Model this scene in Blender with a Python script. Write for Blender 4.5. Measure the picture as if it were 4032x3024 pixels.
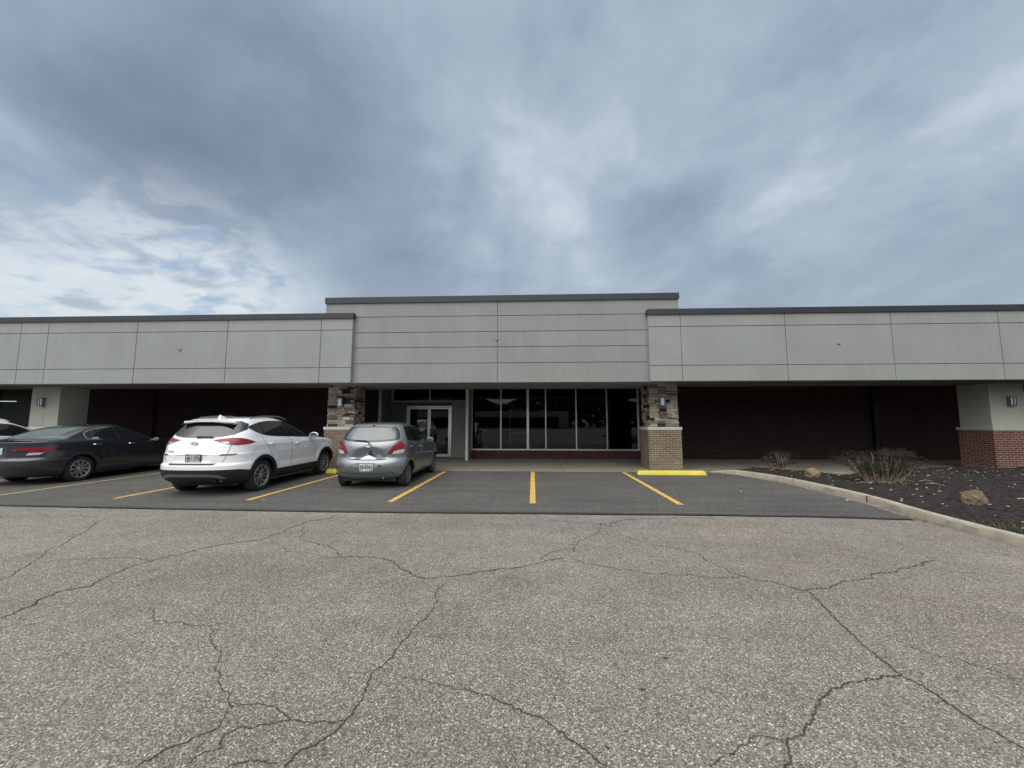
import bpy, bmesh, math, random
import numpy as np
from mathutils import Vector, Matrix, geometry
from mathutils.bvhtree import BVHTree
R = math.radians
random.seed(7)
for o in list(bpy.data.objects): bpy.data.objects.remove(o)
scene = bpy.context.scene
C = scene.collection

# ------------------------------------------------------------------ camera
cam_d = bpy.data.cameras.new("camera"); cam = bpy.data.objects.new("camera", cam_d); C.objects.link(cam)
cam.location = (0, 0, 1.545); cam.rotation_euler = (R(95.5), 0, R(2.604))
cam_d.sensor_width = 36; cam_d.lens = 13.527; cam_d.clip_start = .05; cam_d.clip_end = 3000
scene.camera = cam
scene.render.resolution_x = 1024; scene.render.resolution_y = 768
scene.view_settings.view_transform = 'Standard'; scene.view_settings.look = 'None'
scene.view_settings.gamma = 1; scene.view_settings.use_curve_mapping = False
scene.view_settings.exposure = 0.0

# ------------------------------------------------------------------ node helper
class NT:
    def __init__(s, tree): s.t = tree
    def n(s, typ, inputs=None, **kw):
        nd = s.t.nodes.new(typ)
        for k, v in kw.items(): setattr(nd, k, v)
        for k, v in (inputs or {}).items():
            sock = nd.inputs[k]
            if isinstance(v, bpy.types.NodeSocket): s.t.links.new(v, sock)
            else: sock.default_value = v
        return nd
    def math(s, op, a, b=None, clamp=False):
        i = {0: a}
        if b is not None: i[1] = b
        return s.n('ShaderNodeMath', i, operation=op, use_clamp=clamp).outputs[0]
    def ramp(s, fac, stops, interp='LINEAR'):
        nd = s.n('ShaderNodeValToRGB', {0: fac}); cr = nd.color_ramp; cr.interpolation = interp
        while len(cr.elements) < len(stops): cr.elements.new(.5)
        for e, (p, c) in zip(cr.elements, stops): e.position = p; e.color = (*c, 1) if len(c) == 3 else c
        return nd.outputs[0]
    def mix(s, fac, a, b, mode='MIX'):
        nd = s.n('ShaderNodeMix', data_type='RGBA', blend_type=mode)
        for k, v in ((0, fac), (6, a), (7, b)):
            if isinstance(v, bpy.types.NodeSocket): s.t.links.new(v, nd.inputs[k])
            else: nd.inputs[k].default_value = (*v, 1) if (k and len(v) == 3) else v
        return nd.outputs[2]
    def noise(s, vec, scale, detail=3, rough=.5, dist=0):
        return s.n('ShaderNodeTexNoise', {'Vector': vec, 'Scale': scale, 'Detail': detail, 'Roughness': rough, 'Distortion': dist})
    def maprange(s, v, a, b, c=0., d=1., smooth=False):
        return s.n('ShaderNodeMapRange', {0: v, 1: a, 2: b, 3: c, 4: d}, interpolation_type='SMOOTHSTEP' if smooth else 'LINEAR').outputs[0]

# ------------------------------------------------------------------ world: broken overcast
SUN_EL, SUN_AZ = R(58), R(200)      # azimuth measured from +Y towards +X: high, behind the camera, a little to the left
w = bpy.data.worlds.new("World"); scene.world = w; w.use_nodes = True
nt = NT(w.node_tree); w.node_tree.nodes.clear()
geo = nt.n('ShaderNodeTexCoord').outputs['Generated']
D = nt.n('ShaderNodeVectorMath', {0: geo}, operation='NORMALIZE').outputs[0]
sep = nt.n('ShaderNodeSeparateXYZ', {0: D})
zc = nt.math('MAXIMUM', sep.outputs[2], 0.0)
den = nt.math('ADD', zc, .30)
px = nt.math('DIVIDE', sep.outputs[0], den); py = nt.math('DIVIDE', sep.outputs[1], den)
P = nt.n('ShaderNodeCombineXYZ', {0: px, 1: py, 2: 0.0}).outputs[0]
warp = nt.noise(P, 0.5, 3, .5)
wv = nt.n('ShaderNodeVectorMath', {0: warp.outputs['Color'], 1: (.5, .5, .5)}, operation='SUBTRACT').outputs[0]
wv = nt.n('ShaderNodeVectorMath', {0: wv, 'Scale': .6}, operation='SCALE').outputs[0]
PW = nt.n('ShaderNodeVectorMath', {0: P, 1: wv}, operation='ADD').outputs[0]
mp = nt.n('ShaderNodeMapping', {'Vector': PW, 'Rotation': (0, 0, R(12)), 'Scale': (1.1, .85, 1)}).outputs[0]
big = nt.noise(mp, .95, 5, .45, .15).outputs[0]
mid = nt.noise(nt.n('ShaderNodeMapping', {'Vector': PW, 'Rotation': (0, 0, R(-35)), 'Scale': (1.15, .85, 1)}).outputs[0], 3.0, 8, .47, .05).outputs[0]
puff = nt.noise(nt.n('ShaderNodeVectorMath', {0: PW, 1: (5.3, 2.1, 0.)}, operation='ADD').outputs[0], 8.5, 6, .55, .35).outputs[0]
lum = nt.math('MULTIPLY_ADD', nt.math('SUBTRACT', big, .5), 1.0); lum.node.inputs[2].default_value = .51
lum = nt.math('ADD', lum, nt.math('MULTIPLY', nt.math('SUBTRACT', mid, .5), .75))
lum = nt.math('ADD', lum, nt.math('MULTIPLY', nt.math('SUBTRACT', puff, .5), .28))
# where the cloud deck is thinner (positive) or thicker (negative): directions in the sky
LOBES = [((-.77, .60, .14), .12, .38, .40), ((-.56, .79, .20), .06, .28, .30), ((-.657, .50, .60), .15, .5, -.16), ((-.72, .56, .40), .05, .25, -.06), ((-.08, .84, .54), .05, .34, .18), ((.01, .68, .74), .08, .45, .15), ((.10, .88, .42), .02, .16, .12),
         ((.62, .57, .54), .10, .55, .14), ((-.42, .74, .50), .12, .50, -.17), ((.30, .86, .40), .05, .30, -.05),
         ((-.68, .45, .60), .1, .5, -.10), ((.12, .93, .36), .04, .2, .10), ((-.1, .2, .97), .3, .9, .08)]
for d, r0, r1, a in LOBES:
    dv = Vector(d).normalized()
    dist = nt.n('ShaderNodeVectorMath', {0: D, 1: tuple(dv)}, operation='DISTANCE').outputs[1]
    dist = nt.math('ADD', dist, nt.math('MULTIPLY', nt.math('SUBTRACT', mid, .5), .35))
    lum = nt.math('ADD', lum, nt.maprange(dist, r0, r1, a, 0., True))
cloud = nt.ramp(lum, [(0.0, (.18, .225, .29)), (.28, (.24, .298, .385)), (.48, (.315, .39, .485)), (.68, (.44, .525, .63)), (.88, (.68, .75, .82)), (1.0, (.86, .91, .94))])
# brighter, lumpier broken cloud low on the left
lowd = nt.n('ShaderNodeVectorMath', {0: D, 1: tuple(Vector((-.70, .68, .15)).normalized())}, operation='DISTANCE').outputs[1]
lowm = nt.maprange(lowd, .10, .34, 1., 0., True)
cloud = nt.mix(nt.math('MULTIPLY', lowm, nt.maprange(puff, .42, .62, 0., .8, True)), cloud, (.86, .90, .92))
cloud = nt.mix(nt.math('MULTIPLY', lowm, nt.maprange(puff, .50, .34, 0., .7, True)), cloud, (.36, .43, .52))
# paler towards the horizon
hz = nt.maprange(zc, .02, .50, .55, 0., True)
cloud = nt.mix(hz, cloud, (.46, .55, .63))
# cloud behind the camera, out of view, brightened to light ground and building front
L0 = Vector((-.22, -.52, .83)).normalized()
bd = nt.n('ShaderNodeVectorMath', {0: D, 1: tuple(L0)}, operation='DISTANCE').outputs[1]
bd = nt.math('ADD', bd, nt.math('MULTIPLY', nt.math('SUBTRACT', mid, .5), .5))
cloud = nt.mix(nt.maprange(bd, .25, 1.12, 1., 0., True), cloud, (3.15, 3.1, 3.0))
sky = nt.n('ShaderNodeTexSky', sky_type='NISHITA', sun_disc=False, sun_elevation=SUN_EL, sun_rotation=SUN_AZ)
bg1 = nt.n('ShaderNodeBackground', {0: sky.outputs[0], 1: .15})
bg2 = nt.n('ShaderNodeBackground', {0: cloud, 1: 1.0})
# blue gaps low on the left
gapd = nt.n('ShaderNodeVectorMath', {0: D, 1: tuple(Vector((-.68, .70, .20)).normalized())}, operation='DISTANCE').outputs[1]
gapm = nt.maprange(gapd, .12, .36, 1., 0., True)
gn = nt.noise(nt.n('ShaderNodeMapping', {'Vector': PW, 'Scale': (1, 1, 1), 'Location': (3, 7, 0)}).outputs[0], 7.5, 6, .5, .3).outputs[0]
gap = nt.math('MULTIPLY', nt.maprange(gn, .52, .66, 0., .5, True), gapm)
cov = nt.math('SUBTRACT', .93, gap)
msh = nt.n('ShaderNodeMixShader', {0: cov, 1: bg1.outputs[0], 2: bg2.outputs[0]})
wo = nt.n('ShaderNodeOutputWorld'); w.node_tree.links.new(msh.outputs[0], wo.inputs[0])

sun_d = bpy.data.lights.new("sun", 'SUN'); sun_d.energy = .8; sun_d.angle = R(75); sun_d.color = (1, .97, .92)
sun = bpy.data.objects.new("sun", sun_d); C.objects.link(sun)
sd = Vector((math.sin(SUN_AZ) * math.cos(SUN_EL), math.cos(SUN_AZ) * math.cos(SUN_EL), math.sin(SUN_EL)))
sun.rotation_euler = sd.to_track_quat('Z', 'Y').to_euler(); sun.location = (0, -5, 20)

# ------------------------------------------------------------------ materials
def new_mat(name):
    m = bpy.data.materials.new(name); m.use_nodes = True; m.node_tree.nodes.clear()
    t = NT(m.node_tree); out = t.n('ShaderNodeOutputMaterial'); return m, t, out
def principled(t, out, **kw):
    b = t.n('ShaderNodeBsdfPrincipled', {k.replace('_', ' '): v for k, v in kw.items()})
    t.t.links.new(b.outputs[0], out.inputs[0]); return b
def rgb(c): return (*c, 1)
def plain(name, col, rough=.5, metal=0, coat=0, var=.06, scale=6, bump=0, bscale=80, spec=.5, coat_rough=.03):
    m, t, out = new_mat(name)
    co = t.n('ShaderNodeTexCoord').outputs['Object']
    n = t.noise(co, scale, 5, .6).outputs[0]
    f = t.maprange(n, .3, .7, 1 - var, 1 + var)
    c = t.n('ShaderNodeVectorMath', {0: col, 'Scale': f}, operation='SCALE').outputs[0]
    b = principled(t, out, Base_Color=c, Roughness=rough, Metallic=metal)
    b.inputs['Coat Weight'].default_value = coat; b.inputs['Coat Roughness'].default_value = coat_rough
    b.inputs['Specular IOR Level'].default_value = spec
    if bump:
        bn = t.noise(co, bscale, 3, .6).outputs[0]
        t.t.links.new(t.n('ShaderNodeBump', {'Height': bn, 'Strength': bump, 'Distance': .01}).outputs[0], b.inputs['Normal'])
    return m
M = {}
def stucco(name, col):
    m, t, out = new_mat(name)
    co = t.n('ShaderNodeTexCoord').outputs['Object']
    fine = t.noise(co, 140, 3, .7).outputs[0]
    blot = t.noise(co, .8, 5, .55).outputs[0]
    streak = t.noise(t.n('ShaderNodeMapping', {'Vector': co, 'Scale': (5, 5, .4)}).outputs[0], 1.5, 5, .6).outputs[0]
    f = t.math('MULTIPLY', t.maprange(blot, .3, .7, .93, 1.06), t.maprange(streak, .3, .7, .955, 1.03))
    f = t.math('MULTIPLY', f, t.maprange(fine, .3, .7, .93, 1.07))
    c = t.n('ShaderNodeVectorMath', {0: col, 'Scale': f}, operation='SCALE').outputs[0]
    b = principled(t, out, Base_Color=c, Roughness=.9)
    b.inputs['Specular IOR Level'].default_value = .2
    t.t.links.new(t.n('ShaderNodeBump', {'Height': fine, 'Strength': .35, 'Distance': .004}).outputs[0], b.inputs['Normal'])
    return m
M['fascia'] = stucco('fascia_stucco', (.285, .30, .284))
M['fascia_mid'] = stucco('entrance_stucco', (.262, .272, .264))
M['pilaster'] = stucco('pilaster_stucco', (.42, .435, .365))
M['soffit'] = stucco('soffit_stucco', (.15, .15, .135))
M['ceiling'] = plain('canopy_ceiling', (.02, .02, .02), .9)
M['coping'] = plain('coping_metal', (.034, .036, .043), .45, .3, var=.1, scale=2)
M['trim'] = plain('white_trim_paint', (.34, .34, .31), .5, var=.08)
M['post'] = plain('post_paint', (.62, .62, .56), .5, var=.08)
M['alu'] = plain('aluminium_frame', (.62, .64, .66), .35, .75, var=.05)
M['siding'] = plain('siding_paint', (.26, .265, .235), .6, var=.06)
M['panel'] = plain('grey_panel', (.11, .107, .10), .7, var=.1)
M['interior'] = plain('interior_paint', (.05, .05, .05), .8)
M['interior_floor'] = plain('interior_floor', (.08, .08, .08), .5)
M['ledge'] = plain('cast_stone', (.60, .575, .51), .8, bump=.2, var=.08)
M['lampmetal'] = plain('lamp_metal', (.22, .23, .25), .4, .6)
M['lampglass'] = plain('frosted_glass', (.72, .78, .88), .3)

def brick(name, c1, c2, mortar, bw, bh, offset=.5, ms=.005, vdark=None, bump=.4):
    m, t, out = new_mat(name)
    co = t.n('ShaderNodeTexCoord').outputs['Object']
    s = t.n('ShaderNodeSeparateXYZ', {0: co})
    v = t.n('ShaderNodeCombineXYZ', {0: t.math('ADD', s.outputs[0], s.outputs[1]), 1: s.outputs[2], 2: 0.}).outputs[0]
    br = t.n('ShaderNodeTexBrick', {'Vector': v, 'Color1': rgb(c1), 'Color2': rgb(c2), 'Mortar': rgb(mortar), 'Scale': 1.0,
             'Mortar Size': ms, 'Mortar Smooth': .15, 'Bias': -.1, 'Brick Width': bw, 'Row Height': bh}, offset=offset)
    n = t.noise(co, 12, 5, .65).outputs[0]; n2 = t.noise(co, 1.2, 4, .6).outputs[0]
    f = t.math('MULTIPLY', t.maprange(n, .3, .7, .82, 1.18), t.maprange(n2, .3, .7, .88, 1.12))
    c = t.n('ShaderNodeVectorMath', {0: br.outputs[0], 'Scale': f}, operation='SCALE').outputs[0]
    b = principled(t, out, Base_Color=c, Roughness=.85); b.inputs['Specular IOR Level'].default_value = .25
    h = t.math('ADD', t.math('MULTIPLY', br.outputs[1], -1), t.math('MULTIPLY', n, .3))
    t.t.links.new(t.n('ShaderNodeBump', {'Height': h, 'Strength': bump, 'Distance': .008}).outputs[0], b.inputs['Normal'])
    return m
M['brick_tan'] = brick('tan_brick', (.20, .152, .10), (.14, .11, .075), (.48, .42, .33), .203, .0677, bump=.1)
M['brick_red'] = brick('red_brick_pilaster', (.15, .062, .048), (.09, .042, .036), (.42, .33, .28), .203, .0677, bump=.1)
M['brick_sill'] = brick('red_brick_low_wall', (.085, .028, .026), (.055, .02, .02), (.17, .125, .115), .203, .08, 0.5)
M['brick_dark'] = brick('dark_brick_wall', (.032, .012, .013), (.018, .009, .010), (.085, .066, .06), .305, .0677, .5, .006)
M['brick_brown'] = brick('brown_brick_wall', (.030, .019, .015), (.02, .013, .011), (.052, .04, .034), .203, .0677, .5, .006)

def glass(name, tint=(.55, .6, .6), refl=1.0, rough=0.0):
    m, t, out = new_mat(name)
    fr = t.n('ShaderNodeFresnel', {'IOR': 1.52}).outputs[0]
    fr = t.math('MULTIPLY', fr, refl, True)
    co = t.n('ShaderNodeTexCoord').outputs['Object']
    wav = t.noise(co, 1.3, 2, .5).outputs[0]
    bp = t.n('ShaderNodeBump', {'Height': wav, 'Strength': .06, 'Distance': .02}).outputs[0]
    tr = t.n('ShaderNodeBsdfTransparent', {0: rgb(tint)}); gl = t.n('ShaderNodeBsdfGlossy', {0: (.9, .95, .95, 1), 'Roughness': rough, 'Normal': bp})
    mx = t.n('ShaderNodeMixShader', {0: fr, 1: tr.outputs[0], 2: gl.outputs[0]}); t.t.links.new(mx.outputs[0], out.inputs[0])
    return m
M['glass'] = glass('shop_glass', (.45, .5, .5), 1.0)
M['dark_glass'] = plain('dark_shop_glass', (.006, .006, .007), .35, var=0, spec=.2)

# ground materials
def old_asphalt():
    m, t, out = new_mat('old_asphalt')
    co = t.n('ShaderNodeTexCoord').outputs['Object']
    jit = t.noise(co, 60, 2, .5)
    v1 = t.n('ShaderNodeTexVoronoi', {'Vector': co, 'Scale': 96., 'Randomness': 1.}, feature='F1')
    v2 = t.n('ShaderNodeTexVoronoi', {'Vector': co, 'Scale': 160., 'Randomness': 1.}, feature='F1')
    s1 = t.n('ShaderNodeSeparateColor', {0: v1.outputs['Color']}); s2 = t.n('ShaderNodeSeparateColor', {0: v2.outputs['Color']})
    tone = t.ramp(s1.outputs[0], [(0, (.058, .053, .044)), (.3, (.148, .140, .120)), (.6, (.230, .217, .187)), (.84, (.325, .306, .265)), (.95, (.50, .48, .42)), (1, (.66, .64, .58))])
    tone2 = t.ramp(s2.outputs[0], [(0, (.06, .057, .048)), (.6, (.175, .163, .140)), (.93, (.30, .28, .24)), (1, (.52, .50, .43))])
    edge = t.maprange(v1.outputs['Distance'], .3, .62, 0., 1.)
    c = t.mix(edge, tone, tone2)
    warm = t.mix(t.maprange(s1.outputs[1], .8, 1., 0., .4), c, t.mix(.5, c, (.22, .16, .11)))
    big = t.noise(co, .35, 5, .6).outputs[0]; med = t.noise(co, 2.2, 5, .65).outputs[0]
    f = t.math('MULTIPLY', t.maprange(big, .3, .7, .88, 1.12), t.maprange(med, .3, .7, .88, 1.12))
    lane = t.noise(t.n('ShaderNodeMapping', {'Vector': co, 'Scale': (.12, 1.1, 1)}).outputs[0], 1.3, 4, .6).outputs[0]
    f = t.math('MULTIPLY', f, t.maprange(lane, .3, .7, .90, 1.10))
    c = t.n('ShaderNodeVectorMath', {0: warm, 'Scale': f}, operation='SCALE').outputs[0]
    # rosy tint of some of the stone towards the planting bed
    s = t.n('ShaderNodeSeparateXYZ', {0: co})
    pk = t.math('MULTIPLY', t.maprange(s.outputs[0], .8, 3.6, 0., 1., True), t.maprange(t.noise(co, .55, 4, .6).outputs[0], .38, .62, .1, 1.))
    c = t.mix(t.math('MULTIPLY', pk, .75), c, t.n('ShaderNodeVectorMath', {0: c, 1: (1.08, .97, .97)}, operation='MULTIPLY').outputs[0])
    # old oil and rust spots
    spn = t.noise(co, 1.7, 3, .5).outputs[0]
    c = t.mix(t.maprange(spn, .68, .78, 0., .5), c, (.05, .045, .04))
    drip = t.noise(co, 7.5, 2, .5).outputs[0]
    c = t.mix(t.maprange(drip, .765, .80, 0., .6), c, (.04, .035, .03))
    # hairline crazing
    wv = t.n('ShaderNodeVectorMath', {0: t.noise(co, 2.5, 4, .6).outputs['Color'], 'Scale': .5}, operation='SCALE').outputs[0]
    cv = t.n('ShaderNodeVectorMath', {0: co, 1: wv}, operation='ADD').outputs[0]
    ve = t.n('ShaderNodeTexVoronoi', {'Vector': cv, 'Scale': .62}, feature='DISTANCE_TO_EDGE').outputs[0]
    hair = t.math('MULTIPLY', t.maprange(ve, .0015, .005, .55, 0.), t.maprange(med, .45, .6, 0., 1.))
    c = t.mix(hair, c, (.03, .028, .026))
    b = principled(t, out, Base_Color=c, Roughness=.88); b.inputs['Specular IOR Level'].default_value = .3
    h = t.math('MULTIPLY', v1.outputs['Distance'], -1.)
    t.t.links.new(t.n('ShaderNodeBump', {'Height': h, 'Strength': .55, 'Distance': .006}).outputs[0], b.inputs['Normal'])
    return m
M['old_asphalt'] = old_asphalt()
def new_asphalt():
    m, t, out = new_mat('new_asphalt')
    co = t.n('ShaderNodeTexCoord').outputs['Object']
    v1 = t.n('ShaderNodeTexVoronoi', {'Vector': co, 'Scale': 110., 'Randomness': 1.}, feature='F1')
    s1 = t.n('ShaderNodeSeparateColor', {0: v1.outputs['Color']})
    tone = t.ramp(s1.outputs[0], [(0, (.055, .054, .05)), (.6, (.083, .081, .075)), (.93, (.125, .12, .11)), (1, (.26, .25, .23))])
    big = t.noise(co, .5, 5, .6).outputs[0]
    st = t.noise(t.n('ShaderNodeMapping', {'Vector': co, 'Scale': (.25, 2.2, 1)}).outputs[0], 1.6, 5, .6).outputs[0]
    med = t.noise(co, 9, 4, .6).outputs[0]
    f = t.math('MULTIPLY', t.maprange(big, .3, .7, .84, 1.14), t.maprange(st, .3, .7, .84, 1.14))
    f = t.math('MULTIPLY', f, t.maprange(med, .3, .7, .9, 1.1))
    c = t.n('ShaderNodeVectorMath', {0: tone, 'Scale': f}, operation='SCALE').outputs[0]
    spn = t.noise(co, 3.1, 3, .5).outputs[0]
    c = t.mix(t.maprange(spn, .68, .76, 0., .5), c, (.03, .03, .03))
    b = principled(t, out, Base_Color=c, Roughness=.85); b.inputs['Specular IOR Level'].default_value = .3
    t.t.links.new(t.n('ShaderNodeBump', {'Height': v1.outputs['Distance'], 'Strength': .3, 'Distance': .004}).outputs[0], b.inputs['Normal'])
    return m
M['new_asphalt'] = new_asphalt()
M['seal'] = plain('asphalt_sealer', (.036, .036, .037), .6, var=.25, scale=5, bump=.3)
M['crack'] = plain('crack_dark', (.045, .041, .034), .95, var=.3, scale=20)
M['concrete'] = plain('walkway_concrete', (.235, .215, .172), .85, var=.2, scale=1.6, bump=.25, bscale=60)
M['kerb'] = plain('kerb_concrete', (.37, .335, .265), .9, var=.2, scale=5, bump=.6, bscale=50)
M['joint'] = plain('joint_dark', (.06, .055, .05), .9)
def worn_paint(name, col, under, lo=.60, hi=.68, sc=14):
    m, t, out = new_mat(name)
    co = t.n('ShaderNodeTexCoord').outputs['Object']
    n = t.noise(co, sc, 6, .7).outputs[0]; n2 = t.noise(co, 2.5, 4, .6).outputs[0]
    wear = t.maprange(n, lo, hi, 0., .8)
    cc = t.n('ShaderNodeVectorMath', {0: col, 'Scale': t.maprange(n2, .3, .7, .88, 1.08)}, operation='SCALE').outputs[0]
    c = t.mix(wear, cc, under)
    b = principled(t, out, Base_Color=c, Roughness=.6)
    v = t.noise(co, 130, 2, .6).outputs[0]
    t.t.links.new(t.n('ShaderNodeBump', {'Height': v, 'Strength': .25, 'Distance': .004}).outputs[0], b.inputs['Normal'])
    return m
M['yellow'] = worn_paint('yellow_line_paint', (.66, .42, .085), (.12, .11, .09), .53, .64)
M['yellow_old'] = worn_paint('faded_yellow_line_paint', (.58, .46, .19), (.12, .11, .09), .54, .64)
M['stop_yellow'] = worn_paint('wheel_stop_paint', (.66, .55, .045), (.36, .34, .24), .57, .66, 9)
M['mulch'] = plain('dark_mulch', (.016, .011, .0095), .95, var=.5, scale=18, bump=1, bscale=30)
M['chip'] = plain('mulch_chip', (.032, .023, .019), .95, var=.5, scale=9)
M['fleck'] = plain('pale_chip', (.62, .60, .56), .7, var=.15)
M['rock'] = plain('tan_rock', (.20, .155, .085), .9, var=.3, scale=5, bump=.8, bscale=14)
M['rock2'] = plain('brown_rock', (.17, .122, .075), .9, var=.35, scale=5, bump=.8, bscale=14)
M['cane'] = plain('dry_cane', (.45, .36, .26), .9, var=.35, scale=8)
M['twig'] = plain('dark_twig', (.042, .032, .026), .9, var=.35, scale=8)
M['grass'] = plain('weed_green', (.07, .11, .035), .8, var=.3)
M['leaf'] = plain('dry_leaf', (.20, .11, .05), .9, var=.3)
M['bark'] = plain('winter_bark', (.05, .042, .036), .95)
M['hill_leaf'] = plain('wood_foliage', (.03, .038, .022), .95, var=.3, scale=.3)
M['far_wall'] = plain('far_building_wall', (.45, .44, .40), .8)
# car materials
M['white_paint'] = plain('white_car_paint', (.84, .85, .855), .3, 0, 1, var=.01)
M['grey_paint'] = plain('charcoal_car_paint', (.030, .033, .041), .32, .45, 1, var=.02)
M['silver_paint'] = plain('silver_car_paint', (.25, .27, .285), .34, .7, 1, var=.03)
M['silver_dull'] = plain('dented_silver_paint', (.40, .425, .455), .34, .75, .8, var=.03)
M['car_glass'] = plain('tinted_car_glass', (.012, .015, .016), .04, 0, 0, var=0, spec=.9)
M['sky_tint_glass'] = plain('sky_tint_rear_glass', (.09, .115, .118), .05, 0, 0, var=.2, scale=2, spec=1.)  # pale base colour stands in for sky mirrored in the rear glass
M['black_plastic'] = plain('black_plastic', (.013, .013, .014), .55, var=.1)
M['grey_plastic'] = plain('grey_plastic', (.11, .112, .112), .5, var=.05)
M['tyre'] = plain('tyre_rubber', (.017, .017, .018), .8, var=.2, scale=20)
M['rim'] = plain('alloy_rim', (.44, .45, .46), .35, .8)
M['rim_dark'] = plain('dark_rim', (.03, .03, .032), .5, .4)
M['hubcap'] = plain('dirty_hubcap', (.17, .17, .17), .5, .5)
M['red_lens'] = plain('red_lens', (.20, .008, .014), .2, 0, .25, var=.15, scale=14)
M['dark_red_lens'] = plain('dark_red_lens', (.15, .01, .022), .25, 0, .2, var=.1)
M['clear_lens'] = plain('clear_lens', (.55, .56, .56), .15, .2, 1, var=.15, scale=30)
M['chrome'] = plain('chrome', (.75, .76, .78), .12, 1, var=0)
M['plate'] = plain('licence_plate', (.48, .51, .51), .4, var=.05)
M['plate_ink'] = plain('plate_ink', (.03, .035, .06), .5)
M['plate_gold'] = plain('plate_gold', (.45, .33, .13), .5)
M['shut'] = plain('panel_gap', (.02, .02, .022), .7)
M['exhaust'] = plain('exhaust_steel', (.32, .30, .27), .35, .9)
M['mirror_glass'] = plain('mirror_glass', (.30, .42, .38), .08, .9, var=0)
M['tissue'] = plain('pale_box', (.22, .42, .38), .6)

# ------------------------------------------------------------------ object helpers
def link(o, parent=None):
    C.objects.link(o)
    if parent is not None: o.parent = parent
    return o
def thing(name, label, cat, loc=(0, 0, 0), rz=0, group=None):
    o = bpy.data.objects.new(name, None); C.objects.link(o); o.empty_display_size = .2
    o.location = loc; o.rotation_euler = (0, 0, rz); o['label'] = label; o['category'] = cat
    if group: o['group'] = group
    return o
def tag(o, label=None, cat=None, group=None, kind=None):
    if label: o['label'] = label
    if cat: o['category'] = cat
    if group: o['group'] = group
    if kind: o['kind'] = kind
    return o
def obj(name, bm, mat, parent=None, smooth=False, angle=35, loc=None, kind=None):
    me = bpy.data.meshes.new(name); bm.to_mesh(me); bm.free()
    for m_ in (mat if isinstance(mat, (list, tuple)) else [mat]): me.materials.append(m_)
    if smooth:
        me.shade_smooth()
        if angle: me.set_sharp_from_angle(angle=R(angle))
    o = bpy.data.objects.new(name, me); link(o, parent)
    if loc: o.location = loc
    if kind: o['kind'] = kind
    return o
def BM(): return bmesh.new()
def box(bm, x0, x1, y0, y1, z0, z1, bev=0, mi=0, seg=1):
    r = bmesh.ops.create_cube(bm, size=1)
    vs = r['verts']
    for v in vs: v.co = Vector(((x0 + x1) / 2 + v.co.x * (x1 - x0), (y0 + y1) / 2 + v.co.y * (y1 - y0), (z0 + z1) / 2 + v.co.z * (z1 - z0)))
    fs = set(f for v in vs for f in v.link_faces)
    for f in fs: f.material_index = mi
    if bev:
        es = list(set(e for v in vs for e in v.link_edges))
        vs = bmesh.ops.bevel(bm, geom=es, offset=bev, segments=seg, affect='EDGES', profile=.6)['verts']
    return vs
def tube(bm, pts, r, seg=8, caps=True):
    pts = [Vector(p) for p in pts]; rs = r if isinstance(r, (list, tuple)) else [r] * len(pts)
    rings = []; up = Vector((0, 0, 1))
    for i, p in enumerate(pts):
        d = (pts[min(i + 1, len(pts) - 1)] - pts[max(i - 1, 0)]).normalized()
        a = d.cross(up)
        if a.length < .05: a = d.cross(Vector((1, 0, 0)))
        a.normalize(); b = a.cross(d)
        rings.append([bm.verts.new(p + (a * math.cos(2 * math.pi * k / seg) + b * math.sin(2 * math.pi * k / seg)) * rs[i]) for k in range(seg)])
    for i in range(len(rings) - 1):
        for k in range(seg):
            bm.faces.new((rings[i][k], rings[i][(k + 1) % seg], rings[i + 1][(k + 1) % seg], rings[i + 1][k]))
    if caps and seg > 2: bm.faces.new(rings[0][::-1]); bm.faces.new(rings[-1])
def lathe_x(bm, prof, seg=40, cx=0, cy=0, cz=0, mi=0):   # profile (x offset, radius), axis along X
    rings = []
    for xo, r in prof:
        rings.append([bm.verts.new((cx + xo, cy + r * math.cos(2 * math.pi * k / seg), cz + r * math.sin(2 * math.pi * k / seg))) for k in range(seg)])
    for i in range(len(rings) - 1):
        for k in range(seg):
            f = bm.faces.new((rings[i][k], rings[i][(k + 1) % seg], rings[i + 1][(k + 1) % seg], rings[i + 1][k])); f.material_index = mi
def apply_mods(o):
    dg = bpy.context.evaluated_depsgraph_get(); dg.update()
    me = bpy.data.meshes.new_from_object(o.evaluated_get(dg)); old = o.data
    o.modifiers.clear(); o.data = me
def sheet(name, poly, z, mat, thick=0):
    bm = BM(); f = bm.faces.new([bm.verts.new((x, y, z)) for x, y in poly])
    bmesh.ops.recalc_face_normals(bm, faces=[f])
    if f.normal.z < 0: f.normal_flip()
    return obj(name, bm, mat, kind='structure')
def catmull(pts, n=8, closed=False):
    P_ = [Vector(p) for p in pts]; out = []; N = len(P_)
    rng = range(N) if closed else range(N - 1)
    for i in rng:
        g = (lambda k: P_[k % N]) if closed else (lambda k: P_[max(0, min(N - 1, k))])
        p0, p1, p2, p3 = g(i - 1), g(i), g(i + 1), g(i + 2)
        for s in range(n):
            t = s / n
            out.append(.5 * ((2 * p1) + (p2 - p0) * t + (2 * p0 - 5 * p1 + 4 * p2 - p3) * t * t + (3 * p1 - p0 - 3 * p2 + p3) * t ** 3))
    if not closed: out.append(P_[-1])
    return out
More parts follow.
